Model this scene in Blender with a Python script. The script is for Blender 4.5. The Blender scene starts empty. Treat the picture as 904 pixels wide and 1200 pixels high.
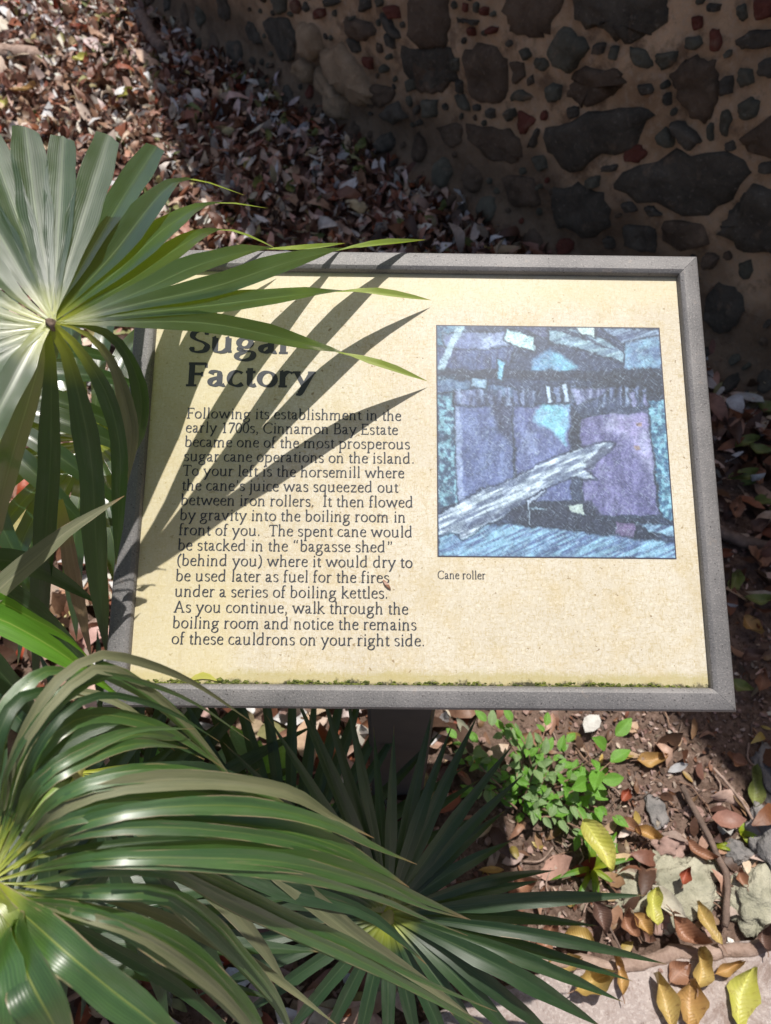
import bpy, bmesh, math, random
import numpy as np
from mathutils import Vector, Matrix, noise

random.seed(7)
RS = np.random.RandomState(11)
SC = bpy.context.scene
COL = SC.collection

# ------------------------------------------------------------------ camera, world, sun, exposure
PITCH = math.radians(54.0)
CAM_H = 1.6
FPX = 860.0
cam_data = bpy.data.cameras.new('camera')
cam = bpy.data.objects.new('camera', cam_data)
COL.objects.link(cam)
cam.location = (0, 0, CAM_H)
cam.rotation_euler = (math.pi / 2 - PITCH, 0, 0)
cam_data.sensor_fit = 'VERTICAL'
cam_data.sensor_height = 36.0
cam_data.lens = FPX / 1200 * 36
cam_data.clip_start = 0.02
cam_data.clip_end = 500
cam_data.dof.use_dof = True
cam_data.dof.focus_distance = 0.83
cam_data.dof.aperture_fstop = 7.5
SC.camera = cam
SC.render.resolution_x, SC.render.resolution_y = 771, 1024

SUN = Vector((0.12, 0.26, 1.0)).normalized()
world = bpy.data.worlds.new('World')
SC.world = world
world.use_nodes = True
wn = world.node_tree.nodes
bg = wn.get('Background') or wn.new('ShaderNodeBackground')
sky = wn.new('ShaderNodeTexSky')
sky.sky_type = 'NISHITA'
sky.sun_disc = False
sky.sun_elevation = math.asin(SUN.z)
sky.sun_rotation = math.atan2(SUN.x, SUN.y)
sky.air_density = 0.7
sky.dust_density = 3.0
sky.ozone_density = 0.3
world.node_tree.links.new(sky.outputs[0], bg.inputs[0])
bg.inputs[1].default_value = 0.10
sun_data = bpy.data.lights.new('sun', 'SUN')
sun_data.energy = 4.8
sun_data.angle = math.radians(0.5)
sun_data.color = (1.0, 0.955, 0.89)
sun = bpy.data.objects.new('sun', sun_data)
COL.objects.link(sun)
sun.rotation_euler = SUN.to_track_quat('Z', 'Y').to_euler()
SC.view_settings.view_transform = 'Standard'
SC.view_settings.look = 'None'
SC.view_settings.exposure = 0.18
SC.view_settings.gamma = 1.0

# ------------------------------------------------------------------ geometry helpers
SP, CP = math.sin(PITCH), math.cos(PITCH)
def ray(px, py):
    dx = (px - 452) / FPX
    dy = -(py - 600) / FPX
    return Vector((dx, dy * SP + CP, dy * CP - SP))
def P(px, py, d):
    return Vector((0, 0, CAM_H)) + ray(px, py) * d
def G(px, py, z=0.0):
    r = ray(px, py)
    return Vector((0, 0, CAM_H)) + r * ((z - CAM_H) / r.z)
def ghit_ok(px, py):
    return ray(px, py).z < 0

def tag(o, label=None, cat=None, group=None, kind=None):
    if label: o['label'] = label
    if cat: o['category'] = cat
    if group: o['group'] = group
    if kind: o['kind'] = kind
    return o
def empty(name, loc):
    o = bpy.data.objects.new(name, None)
    o.empty_display_size = 0.05
    COL.objects.link(o)
    o.location = loc
    o['_w'] = list(loc)
    return o
def wloc(o):
    v = Vector((0, 0, 0))
    while o:
        v += o.location
        o = o.parent
    return v
def make(name, verts, faces, mat, parent=None, smooth=False, origin=None, cols=None, uvs=None):
    """verts in world space; object gets its own origin (no rotation anywhere in a chain)"""
    va = np.array([tuple(v) for v in verts], dtype=float)
    if origin is None:
        origin = Vector(va.mean(axis=0)) if len(va) else Vector((0, 0, 0))
    origin = Vector(origin)
    me = bpy.data.meshes.new(name)
    va = va - np.array(tuple(origin))
    me.from_pydata(va.tolist(), [], faces)
    if smooth:
        me.polygons.foreach_set('use_smooth', [True] * len(me.polygons))
    if cols is not None:
        a = me.color_attributes.new('Col', 'FLOAT_COLOR', 'POINT')
        a.data.foreach_set('color', np.asarray(cols, dtype=np.float32).ravel())
    if uvs is not None:
        ul = me.uv_layers.new(name='UVMap')
        idx = np.empty(len(me.loops), dtype=np.int32)
        me.loops.foreach_get('vertex_index', idx)
        ul.data.foreach_set('uv', np.asarray(uvs, dtype=np.float32)[idx].ravel())
    if isinstance(mat, (list, tuple)):
        for m in mat: me.materials.append(m)
    elif mat: me.materials.append(mat)
    me.update()
    o = bpy.data.objects.new(name, me)
    COL.objects.link(o)
    if parent:
        o.parent = parent
        o.location = origin - wloc(parent)
    else:
        o.location = origin
    return o

def catmull(pts, n=5):
    pts = [Vector(p) for p in pts]
    if len(pts) == 2:
        return [pts[0].lerp(pts[1], i / n) for i in range(n + 1)]
    ext = [pts[0] * 2 - pts[1]] + pts + [pts[-1] * 2 - pts[-2]]
    out = []
    for i in range(1, len(ext) - 2):
        p0, p1, p2, p3 = ext[i - 1:i + 3]
        for k in range(n):
            t = k / n
            out.append(0.5 * ((2 * p1) + (p2 - p0) * t + (2 * p0 - 5 * p1 + 4 * p2 - p3) * t * t + (3 * p1 - p0 - 3 * p2 + p3) * t ** 3))
    out.append(pts[-1].copy())
    return out
def resample(pts, n):
    L = [0]
    for a, b in zip(pts, pts[1:]): L.append(L[-1] + (b - a).length)
    out = []; j = 0
    for i in range(n + 1):
        t = L[-1] * i / n
        while j < len(L) - 2 and L[j + 1] < t: j += 1
        seg = L[j + 1] - L[j] or 1e-9
        out.append(pts[j].lerp(pts[j + 1], min(1, max(0, (t - L[j]) / seg))))
    return out, L[-1]

def tube_geo(pts, radii, sides=8, wob=0.0, flat=1.0):
    pts = [Vector(p) for p in pts]
    n = len(pts)
    if not hasattr(radii, '__len__'): radii = [radii] * n
    vs, fs = [], []
    up = Vector((0.13, 0.21, 0.97))
    for i, p in enumerate(pts):
        t = (pts[min(i + 1, n - 1)] - pts[max(i - 1, 0)]).normalized()
        a = t.cross(up)
        if a.length < 1e-3: a = t.cross(Vector((1, 0, 0)))
        a.normalize(); b = a.cross(t).normalized()
        for k in range(sides):
            an = 2 * math.pi * k / sides
            r = radii[i] * (1 + wob * noise.noise(p * 40 + Vector((math.cos(an), math.sin(an), 0)) * 1.5))
            vs.append(p + a * math.cos(an) * r + b * math.sin(an) * r * flat)
    for i in range(n - 1):
        for k in range(sides):
            k2 = (k + 1) % sides
            fs.append((i * sides + k, i * sides + k2, (i + 1) * sides + k2, (i + 1) * sides + k))
    fs.append(tuple(range(sides))[::-1])
    fs.append(tuple((n - 1) * sides + k for k in range(sides)))
    return vs, fs

# ------------------------------------------------------------------ material helpers
class NT:
    def __init__(s, name):
        s.m = bpy.data.materials.new(name); s.m.use_nodes = True
        s.t = s.m.node_tree; s.n = s.t.nodes; s.n.clear()
        s.out = s.n.new('ShaderNodeOutputMaterial')
        s.b = s.n.new('ShaderNodeBsdfPrincipled')
        s.t.links.new(s.b.outputs[0], s.out.inputs[0])
    def node(s, typ, **kw):
        n = s.n.new(typ)
        for k, v in kw.items(): setattr(n, k, v)
        return n
    def link(s, a, b): s.t.links.new(a, b)
    def noise(s, scale, detail=4, rough=0.55, vec=None, dist=0.0):
        n = s.node('ShaderNodeTexNoise'); n.inputs['Scale'].default_value = scale
        n.inputs['Detail'].default_value = detail; n.inputs['Roughness'].default_value = rough
        n.inputs['Distortion'].default_value = dist
        if vec is not None: s.link(vec, n.inputs['Vector'])
        return n.outputs['Fac']
    def ramp(s, fac, stops):
        r = s.node('ShaderNodeValToRGB'); e = r.color_ramp.elements
        while len(e) < len(stops): e.new(0.5)
        for i, (p, c) in enumerate(stops):
            e[i].position = p
            e[i].color = (c, c, c, 1) if not hasattr(c, '__len__') else (*c[:3], 1)
        s.link(fac, r.inputs[0]); return r.outputs[0]
    def mix(s, fac, a, b, mode='MIX'):
        m = s.node('ShaderNodeMix', data_type='RGBA', blend_type=mode)
        for sock, v in ((m.inputs[0], fac), (m.inputs[6], a), (m.inputs[7], b)):
            if hasattr(v, 'is_output'): s.link(v, sock)
            elif hasattr(v, '__len__'): sock.default_value = (*v[:3], 1)
            else: sock.default_value = v
        return m.outputs[2]
    def math(s, op, a, b=0.0, c=None):
        m = s.node('ShaderNodeMath', operation=op)
        for i, v in enumerate((a, b) if c is None else (a, b, c)):
            if hasattr(v, 'is_output'): s.link(v, m.inputs[i])
            else: m.inputs[i].default_value = v
        return m.outputs[0]
    def coord(s, which='Object', scale=(1, 1, 1)):
        tc = s.node('ShaderNodeTexCoord'); mp = s.node('ShaderNodeMapping')
        mp.inputs['Scale'].default_value = scale
        s.link(tc.outputs[which], mp.inputs['Vector']); return mp.outputs[0]
    def world(s, scale=(1, 1, 1)):
        g = s.node('ShaderNodeNewGeometry'); mp = s.node('ShaderNodeMapping')
        mp.inputs['Scale'].default_value = scale
        s.link(g.outputs['Position'], mp.inputs['Vector']); return mp.outputs[0]
    def bump(s, h, strength=0.5, dist=0.002, chain=None):
        b = s.node('ShaderNodeBump'); b.inputs['Strength'].default_value = strength
        b.inputs['Distance'].default_value = dist; s.link(h, b.inputs['Height'])
        if chain is not None: s.link(chain, b.inputs['Normal'])
        s.link(b.outputs[0], s.b.inputs['Normal']); return b.outputs[0]
    def base(s, c):
        if hasattr(c, 'is_output'): s.link(c, s.b.inputs['Base Color'])
        else: s.b.inputs['Base Color'].default_value = (*c[:3], 1)
    def rough(s, v):
        if hasattr(v, 'is_output'): s.link(v, s.b.inputs['Roughness'])
        else: s.b.inputs['Roughness'].default_value = v
    def translucent(s, col, fac):
        t = s.node('ShaderNodeBsdfTranslucent'); mx = s.node('ShaderNodeMixShader')
        if hasattr(col, 'is_output'): s.link(col, t.inputs[0])
        else: t.inputs[0].default_value = (*col[:3], 1)
        mx.inputs[0].default_value = fac
        s.link(s.b.outputs[0], mx.inputs[1]); s.link(t.outputs[0], mx.inputs[2]); s.link(mx.outputs[0], s.out.inputs[0])

def leaf_material(name, dark, light, rib, trans, tfac=0.3, rough=0.34, dry=0.0, drycol=(0.30, 0.20, 0.10), spec=0.5, spots=0.0, ribk=0.7, hub=0.055, coat=0.0, tipk=0.9, coatr=0.22, vein=0.22, bumpd=0.00014):
    k = NT(name)
    tc = k.node('ShaderNodeTexCoord'); sep = k.node('ShaderNodeSeparateXYZ')
    k.link(tc.outputs['UV'], sep.inputs[0])
    u, v = sep.outputs[0], sep.outputs[1]
    info = k.node('ShaderNodeObjectInfo')
    def uvvec(su, sv):
        mp = k.node('ShaderNodeMapping'); mp.inputs['Scale'].default_value = (su, sv, 1)
        add = k.node('ShaderNodeVectorMath', operation='ADD')
        cmb = k.node('ShaderNodeCombineXYZ'); k.link(k.math('MULTIPLY', info.outputs['Random'], 37.0), cmb.inputs[2]); k.link(k.math('MULTIPLY', info.outputs['Random'], 3.0), cmb.inputs[1])
        k.link(tc.outputs['UV'], mp.inputs['Vector']); k.link(mp.outputs[0], add.inputs[0]); k.link(cmb.outputs[0], add.inputs[1])
        return add.outputs[0]
    streak = k.noise(1.0, 3, 0.6, uvvec(26, 5))
    patch = k.noise(1.0, 4, 0.6, uvvec(2.2, 16))
    c = k.mix(k.ramp(patch, [(0.3, 0), (0.75, 1)]), dark, light)
    c = k.mix(k.math('MULTIPLY', k.ramp(streak, [(0.35, 0), (0.7, 1)]), 0.35), c, tuple(min(1, x * 1.9) for x in light))
    # fine parallel veins
    w = k.node('ShaderNodeTexWave', wave_type='BANDS', bands_direction='X'); w.inputs['Scale'].default_value = 4.6
    w.inputs['Distortion'].default_value = 0.8; w.inputs['Detail'].default_value = 1; k.link(uvvec(1, 0.6), w.inputs['Vector'])
    c = k.mix(k.math('MULTIPLY', w.outputs['Fac'], vein), c, tuple(x * 0.5 for x in dark))
    # midrib line
    d = k.math('ABSOLUTE', k.math('SUBTRACT', u, 0.5))
    ribf = k.ramp(d, [(0.0, 1), (0.010, 1), (0.035, 0)])
    ribv = k.ramp(v, [(0.10, 1), (0.26, 0.35)])
    c = k.mix(k.math('MULTIPLY', k.math('MULTIPLY', ribf, ribk), ribv), c, rib)
    # yellow towards the hub, in metres along v
    hubf = k.ramp(v, [(hub * 0.15, 1), (hub, 0)])
    c = k.mix(k.math('MULTIPLY', hubf, 0.9), c, (0.42, 0.45, 0.03))
    if dry > 0:
        edge = k.math('SUBTRACT', 1.0, k.math('MULTIPLY', k.math('MINIMUM', u, k.math('SUBTRACT', 1.0, u)), 9.0))
        e2 = k.math('MULTIPLY', k.ramp(edge, [(0.45, 0), (0.95, 1)]), k.ramp(k.noise(1.0, 3, 0.7, uvvec(1.5, 13)), [(0.66 - dry * 0.2, 0), (0.72 - dry * 0.2, 1)]))
        blot = k.math('MULTIPLY', k.ramp(k.noise(1.0, 4, 0.7, uvvec(7, 9)), [(0.66, 0), (0.70, 1)]), dry)
        c = k.mix(k.math('MAXIMUM', e2, blot), c, drycol)
    dust = k.ramp(k.noise(1.0, 5, 0.7, uvvec(1.6, 9)), [(0.52, 0), (0.72, 0.22)])
    if dry > 0: c = k.mix(dust, c, (0.20, 0.21, 0.17))
    if spots > 0:
        sp = k.ramp(k.noise(1.0, 2, 0.5, uvvec(18, 160)), [(0.72, 0), (0.76, 1)])
        c = k.mix(k.math('MULTIPLY', sp, spots), c, (0.10, 0.06, 0.03))
    # every segment has its own tone; the very tips are dried brown
    c = k.mix(1.0, c, k.ramp(info.outputs['Random'], [(0.0, 0.62), (0.5, 1.0), (1.0, 1.0)]), 'MULTIPLY')
    c = k.mix(k.ramp(k.math('FRACT', k.math('MULTIPLY', info.outputs['Random'], 7.3)), [(0.6, 0.0), (1.0, 0.4)]), c, light)
    at = k.node('ShaderNodeAttribute'); at.attribute_name = 'Col'
    ts = k.node('ShaderNodeSeparateXYZ'); k.link(at.outputs['Color'], ts.inputs[0])
    tipf = k.ramp(k.math('ADD', ts.outputs[0], k.math('MULTIPLY', k.math('SUBTRACT', streak, 0.5), 0.10)), [(0.965 - 0.05 * dry, 0), (0.985, 1)])
    c = k.mix(k.math('MULTIPLY', tipf, tipk), c, (0.22, 0.13, 0.06))
    k.base(c)
    k.rough(k.math('ADD', rough - 0.08, k.math('MULTIPLY', patch, 0.22)))
    k.b.inputs['Specular IOR Level'].default_value = spec
    k.b.inputs['Coat Weight'].default_value = coat; k.b.inputs['Coat IOR'].default_value = 1.7; k.link(k.math('ADD', coatr - 0.07, k.math('MULTIPLY', streak, 0.2)), k.b.inputs['Coat Roughness'])
    k.bump(k.math('ADD', w.outputs['Fac'], k.math('MULTIPLY', streak, 1.0)), 0.35, bumpd)
    k.translucent(k.mix(0.3, trans, k.mix(1.0, c, (3, 3, 2), 'MULTIPLY')), tfac)
    return k.m

M = {}
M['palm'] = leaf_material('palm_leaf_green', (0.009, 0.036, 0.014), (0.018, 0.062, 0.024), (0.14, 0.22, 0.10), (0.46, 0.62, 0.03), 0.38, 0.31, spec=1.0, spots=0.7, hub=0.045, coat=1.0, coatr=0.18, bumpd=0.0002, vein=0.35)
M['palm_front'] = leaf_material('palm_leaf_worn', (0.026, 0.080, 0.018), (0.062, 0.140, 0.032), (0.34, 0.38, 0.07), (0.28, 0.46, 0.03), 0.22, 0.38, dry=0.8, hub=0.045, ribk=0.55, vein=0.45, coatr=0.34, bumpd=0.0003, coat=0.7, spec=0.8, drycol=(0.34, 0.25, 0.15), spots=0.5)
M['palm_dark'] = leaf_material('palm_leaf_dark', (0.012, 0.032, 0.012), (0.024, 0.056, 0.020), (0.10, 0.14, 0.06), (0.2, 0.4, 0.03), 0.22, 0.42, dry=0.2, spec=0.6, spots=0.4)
M['palm_lime'] = leaf_material('palm_leaf_bright', (0.05, 0.16, 0.012), (0.09, 0.24, 0.02), (0.3, 0.4, 0.08), (0.42, 0.7, 0.03), 0.38, 0.42, spec=0.5)
M['palm_grey'] = leaf_material('palm_leaf_fading', (0.10, 0.12, 0.06), (0.20, 0.20, 0.11), (0.28, 0.26, 0.14), (0.3, 0.32, 0.1), 0.2, 0.55, dry=0.6, spec=0.4, drycol=(0.34, 0.27, 0.17))
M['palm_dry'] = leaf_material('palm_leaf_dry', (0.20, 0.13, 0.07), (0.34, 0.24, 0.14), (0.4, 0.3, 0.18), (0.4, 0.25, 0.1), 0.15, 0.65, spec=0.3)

def simple(name, c1, c2, scale=20, rough=0.7, bump=0.3, bscale=80, bdist=0.002, spec=0.4, use_world=False):
    k = NT(name); v = k.world() if use_world else k.coord()
    k.base(k.mix(k.ramp(k.noise(scale, 6, 0.6, v), [(0.35, 0), (0.65, 1)]), c1, c2))
    k.rough(rough); k.b.inputs['Specular IOR Level'].default_value = spec
    if bump: k.bump(k.noise(bscale, 5, 0.6, v), bump, bdist)
    return k.m

def stone_mat(name, c1, c2, c3):
    k = NT(name); v = k.world()
    a = k.ramp(k.noise(9, 6, 0.65, v, 0.4), [(0.32, 0), (0.68, 1)])
    c = k.mix(a, c1, c2)
    c = k.mix(k.ramp(k.noise(60, 5, 0.7, v), [(0.58, 0), (0.72, 0.7)]), c, c3)
    c = k.mix(k.ramp(k.noise(14, 5, 0.6, k.world((1.3, 1, 0.8))), [(0.60, 0), (0.70, 0.55)]), c, (0.30, 0.21, 0.14))
    k.base(c); k.rough(0.85); k.b.inputs['Specular IOR Level'].default_value = 0.25
    n = k.bump(k.noise(18, 9, 0.72, v), 1.0, 0.03)
    return k.m
M['st_grey'] = stone_mat('stone_grey_green', (0.085, 0.080, 0.058), (0.17, 0.16, 0.118), (0.25, 0.24, 0.18))
M['st_brown'] = stone_mat('stone_dark_brown', (0.085, 0.060, 0.040), (0.19, 0.135, 0.092), (0.30, 0.23, 0.165))
M['st_dark'] = stone_mat('stone_black', (0.060, 0.052, 0.040), (0.150, 0.130, 0.100), (0.30, 0.26, 0.20))
M['st_red'] = stone_mat('stone_red_brick', (0.14, 0.042, 0.028), (0.22, 0.075, 0.05), (0.30, 0.15, 0.11))
M['st_tan'] = stone_mat('stone_tan_coral', (0.32, 0.22, 0.13), (0.50, 0.36, 0.23), (0.62, 0.47, 0.32))

# mortar
k = NT('lime_mortar'); v = k.world()
c = k.mix(k.ramp(k.noise(5, 6, 0.6, v), [(0.3, 0), (0.7, 1)]), (0.40, 0.25, 0.14), (0.82, 0.58, 0.37))
c = k.mix(k.ramp(k.noise(45, 5, 0.7, v), [(0.5, 0), (0.75, 0.7)]), c, (0.66, 0.53, 0.40))
c = k.mix(k.ramp(k.noise(11, 5, 0.7, v), [(0.52, 0), (0.66, 0.7)]), c, (0.17, 0.10, 0.06))
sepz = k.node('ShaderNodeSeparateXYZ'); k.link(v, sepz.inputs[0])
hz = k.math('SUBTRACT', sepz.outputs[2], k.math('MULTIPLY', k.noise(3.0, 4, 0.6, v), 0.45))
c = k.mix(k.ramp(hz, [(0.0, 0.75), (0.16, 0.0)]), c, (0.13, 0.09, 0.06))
k.base(c); k.rough(0.92); k.b.inputs['Specular IOR Level'].default_value = 0.2
k.bump(k.noise(30, 9, 0.75, v), 1.0, 0.022)
M['mortar'] = k.m

# soil
k = NT('soil'); v = k.world()
c = k.mix(k.ramp(k.noise(4, 6, 0.6, v), [(0.3, 0), (0.7, 1)]), (0.095, 0.062, 0.046), (0.20, 0.135, 0.105))
c = k.mix(k.ramp(k.noise(70, 6, 0.7, v), [(0.45, 0), (0.62, 0.85)]), c, (0.25, 0.175, 0.14))
c = k.mix(k.ramp(k.noise(120, 4, 0.7, v), [(0.55, 0), (0.66, 0.9)]), c, (0.05, 0.034, 0.026))
k.base(c); k.rough(0.95); k.b.inputs['Specular IOR Level'].default_value = 0.15
k.bump(k.noise(55, 9, 0.72, v), 1.0, 0.012)
M['soil'] = k.m
k = NT('rough_concrete'); v = k.world()
c = k.mix(k.ramp(k.noise(7, 6, 0.6, v), [(0.3, 0), (0.7, 1)]), (0.30, 0.245, 0.225), (0.42, 0.36, 0.335))
c = k.mix(k.ramp(k.noise(170, 4, 0.7, v), [(0.5, 0), (0.65, 0.8)]), c, (0.52, 0.46, 0.43))
c = k.mix(k.ramp(k.noise(110, 4, 0.7, v), [(0.58, 0), (0.7, 0.8)]), c, (0.16, 0.11, 0.10))
c = k.mix(k.ramp(k.noise(14, 6, 0.75, v, 0.5), [(0.50, 0), (0.62, 0.8)]), c, (0.20, 0.14, 0.115))
k.base(c); k.rough(0.9); k.bump(k.noise(120, 7, 0.7, v), 0.8, 0.004)
M['concrete'] = k.m

# per-vertex coloured leaves (each leaf's own pigment)
def litter_mat(name, rough=0.5, tf=0.15):
    k = NT(name)
    a = k.node('ShaderNodeAttribute'); a.attribute_name = 'Col'
    v = k.world()
    c = k.mix(k.ramp(k.noise(60, 5, 0.7, v), [(0.4, 0), (0.7, 0.55)]), a.outputs['Color'], k.mix(1.0, a.outputs['Color'], (0.42, 0.36, 0.32), 'MULTIPLY'))
    k.base(c); k.rough(rough); k.b.inputs['Specular IOR Level'].default_value = 0.45
    k.bump(k.noise(120, 4, 0.6, v), 0.4, 0.002)
    k.translucent(c, tf)
    return k.m
M['litter'] = litter_mat('dry_leaf_litter')
def leaf_solid(name, c1, c2, c3, rough=0.45, tf=0.2, transc=None):
    k = NT(name); v = k.coord()
    c = k.mix(k.ramp(k.noise(18, 5, 0.6, v), [(0.3, 0), (0.7, 1)]), c1, c2)
    c = k.mix(k.ramp(k.noise(45, 6, 0.75, v, 0.6), [(0.54, 0), (0.66, 0.85)]), c, c3)
    tc = k.node('ShaderNodeTexCoord'); sp = k.node('ShaderNodeSeparateXYZ'); k.link(tc.outputs['UV'], sp.inputs[0])
    d = k.math('ABSOLUTE', k.math('SUBTRACT', sp.outputs[0], 0.5))
    c = k.mix(k.math('MULTIPLY', k.ramp(d, [(0.0, 1), (0.02, 1), (0.05, 0)]), 0.5), c, tuple(min(1, x * 1.6 + 0.05) for x in c1))
    # side veins
    w = k.math('SINE', k.math('MULTIPLY', k.math('SUBTRACT', sp.outputs[1], k.math('MULTIPLY', d, 0.35)), 75.0))
    c = k.mix(k.math('MULTIPLY', k.ramp(w, [(0.85, 0), (1.0, 1)]), 0.14), c, tuple(min(1, x * 1.5 + 0.04) for x in c1))
    k.base(c); k.rough(rough); k.bump(k.math('ADD', k.noise(90, 4, 0.6, v), k.math('MULTIPLY', w, 0.3)), 0.5, 0.0012)
    k.translucent(transc or c, tf)
    return k.m
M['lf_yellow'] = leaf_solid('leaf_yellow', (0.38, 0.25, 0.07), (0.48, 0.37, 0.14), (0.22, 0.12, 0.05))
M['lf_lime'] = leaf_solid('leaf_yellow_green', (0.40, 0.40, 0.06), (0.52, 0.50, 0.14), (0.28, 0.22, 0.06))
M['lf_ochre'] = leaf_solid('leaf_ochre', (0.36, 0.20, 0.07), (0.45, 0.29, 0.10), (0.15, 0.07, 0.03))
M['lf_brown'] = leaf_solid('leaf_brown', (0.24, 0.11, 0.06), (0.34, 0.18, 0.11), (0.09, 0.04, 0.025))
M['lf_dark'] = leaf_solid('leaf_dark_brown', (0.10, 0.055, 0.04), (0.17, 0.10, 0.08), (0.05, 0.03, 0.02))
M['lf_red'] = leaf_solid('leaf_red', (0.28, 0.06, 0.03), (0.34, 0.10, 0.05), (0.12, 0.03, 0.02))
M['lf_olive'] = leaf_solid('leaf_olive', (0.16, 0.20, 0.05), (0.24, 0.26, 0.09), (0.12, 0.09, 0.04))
M['shrub'] = leaf_solid('shrub_leaf', (0.16, 0.26, 0.10), (0.27, 0.38, 0.17), (0.34, 0.42, 0.24), 0.42, 0.3, (0.3, 0.6, 0.1))
M['shrub2'] = leaf_solid('shrub_leaf_young', (0.12, 0.30, 0.035), (0.20, 0.42, 0.07), (0.14, 0.26, 0.06), 0.38, 0.35, (0.35, 0.7, 0.05))
M['stem'] = simple('woody_stem', (0.17, 0.10, 0.07), (0.30, 0.19, 0.13), 60, 0.8, 0.6, 200, 0.002)
M['bark'] = simple('pale_bark', (0.22, 0.15, 0.115), (0.38, 0.28, 0.23), 40, 0.85, 0.9, 110, 0.004)
M['darkbark'] = simple('dark_bark', (0.10, 0.07, 0.055), (0.20, 0.14, 0.11), 40, 0.85, 0.9, 110, 0.004)
M['palestone'] = simple('pale_lichen_stone', (0.24, 0.235, 0.17), (0.44, 0.42, 0.32), 22, 0.9, 1.0, 50, 0.012)
M['greystone'] = simple('grey_stone', (0.14, 0.135, 0.13), (0.27, 0.25, 0.24), 22, 0.88, 1.0, 50, 0.012)
M['pinkstone'] = simple('pink_stone', (0.24, 0.15, 0.125), (0.38, 0.26, 0.22), 28, 0.88, 0.8, 70, 0.004)
M['shell'] = simple('white_chip', (0.62, 0.60, 0.56), (0.78, 0.76, 0.72), 60, 0.6, 0.3)
M['petiole'] = simple('palm_petiole', (0.09, 0.16, 0.03), (0.20, 0.26, 0.06), 30, 0.5, 0.2)
M['hastula'] = simple('palm_hastula', (0.20, 0.20, 0.05), (0.30, 0.26, 0.08), 60, 0.6, 0.4)
M['fibre'] = simple('palm_trunk_fibre', (0.12, 0.085, 0.06), (0.22, 0.16, 0.12), 60, 0.9, 1.0, 120, 0.005)

# frame metal, speckled hammered paint
k = NT('speckled_grey_metal'); v = k.coord()
sp = k.noise(520, 3, 0.6, v)
c = k.mix(k.ramp(k.noise(14, 5, 0.6, v), [(0.35, 0), (0.7, 1)]), (0.125, 0.122, 0.122), (0.19, 0.183, 0.18))
c = k.mix(k.ramp(sp, [(0.54, 0), (0.66, 0.6)]), c, (0.27, 0.25, 0.245))
c = k.mix(k.ramp(k.noise(420, 3, 0.6, k.coord(scale=(1.1, 1, 1))), [(0.62, 0), (0.68, 0.9)]), c, (0.035, 0.03, 0.03))
c = k.mix(k.ramp(k.noise(45, 5, 0.7, v), [(0.62, 0), (0.72, 0.5)]), c, (0.26, 0.22, 0.19))
k.base(c); k.rough(0.55); k.b.inputs['Metallic'].default_value = 0.15
k.bump(sp, 0.6, 0.0008)
M['frame'] = k.m
k = NT('dark_grey_metal'); v = k.coord()
k.base(k.mix(k.noise(30, 5, 0.6, v), (0.06, 0.055, 0.055), (0.10, 0.09, 0.088))); k.rough(0.6); k.b.inputs['Metallic'].default_value = 0.2
k.bump(k.noise(500, 3, 0.6, v), 0.3, 0.0005)
M['post'] = k.m

# faded fibreglass panel face
k = NT('faded_cream_panel'); tc = k.node('ShaderNodeTexCoord')
v = k.coord()
c = k.mix(k.ramp(k.noise(5, 5, 0.6, v), [(0.3, 0), (0.7, 1)]), (0.50, 0.45, 0.35), (0.60, 0.56, 0.46))
c = k.mix(k.ramp(k.noise(26, 6, 0.7, v), [(0.48, 0), (0.70, 0.8)]), c, (0.52, 0.435, 0.27))
f1 = k.noise(1.0, 3, 0.6, k.coord(scale=(150, 560, 1)), 1.4)
f2 = k.noise(1.0, 3, 0.6, k.coord(scale=(520, 140, 1)), 1.4)
c = k.mix(k.ramp(f1, [(0.53, 0), (0.62, 0.55)]), c, (0.42, 0.335, 0.18))
c = k.mix(k.ramp(f2, [(0.53, 0), (0.62, 0.55)]), c, (0.42, 0.335, 0.18))
c = k.mix(k.ramp(k.noise(260, 3, 0.6, v), [(0.55, 0), (0.64, 0.25)]), c, (0.82, 0.77, 0.62))
c = k.mix(k.ramp(k.noise(55, 6, 0.75, v), [(0.58, 0), (0.70, 0.6)]), c, (0.36, 0.29, 0.14))
c = k.mix(k.ramp(k.noise(120, 3, 0.6, v), [(0.66, 0), (0.70, 0.8)]), c, (0.22, 0.15, 0.07))
spx = k.node('ShaderNodeSeparateXYZ'); k.link(v, spx.inputs[0])
# dirt and algae along the edges: stronger towards the lower and left edge
yb = k.math('SUBTRACT', k.math('ADD', spx.outputs[1], 0.2375), k.math('MULTIPLY', k.noise(38, 5, 0.75, v), 0.022))
c = k.mix(k.ramp(yb, [(0.0, 0.6), (0.006, 0.0)]), c, (0.36, 0.31, 0.10))
yb2 = k.math('SUBTRACT', k.math('ADD', spx.outputs[1], 0.2375), k.math('MULTIPLY', k.ramp(k.noise(55, 5, 0.8, v), [(0.42, 0), (0.7, 1)]), 0.0075))
c = k.mix(k.ramp(yb2, [(0.0, 1.0), (0.0015, 0.0)]), c, (0.035, 0.035, 0.015))
xb = k.math('SUBTRACT', k.math('ADD', spx.outputs[0], 0.305), k.math('MULTIPLY', k.noise(12, 5, 0.7, v), 0.16))
c = k.mix(k.ramp(xb, [(0.0, 0.45), (0.06, 0.0)]), c, (0.56, 0.49, 0.27))
st = k.ramp(k.noise(1.0, 5, 0.7, k.coord(scale=(9, 6, 1)), 0.6), [(0.56, 0), (0.66, 0.35)])
c = k.mix(st, c, (0.46, 0.38, 0.22))
dr = k.ramp(k.noise(1.0, 4, 0.6, k.coord(scale=(70, 3.0, 1)), 0.3), [(0.60, 0), (0.68, 0.22)])
c = k.mix(dr, c, (0.44, 0.37, 0.23))
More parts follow.
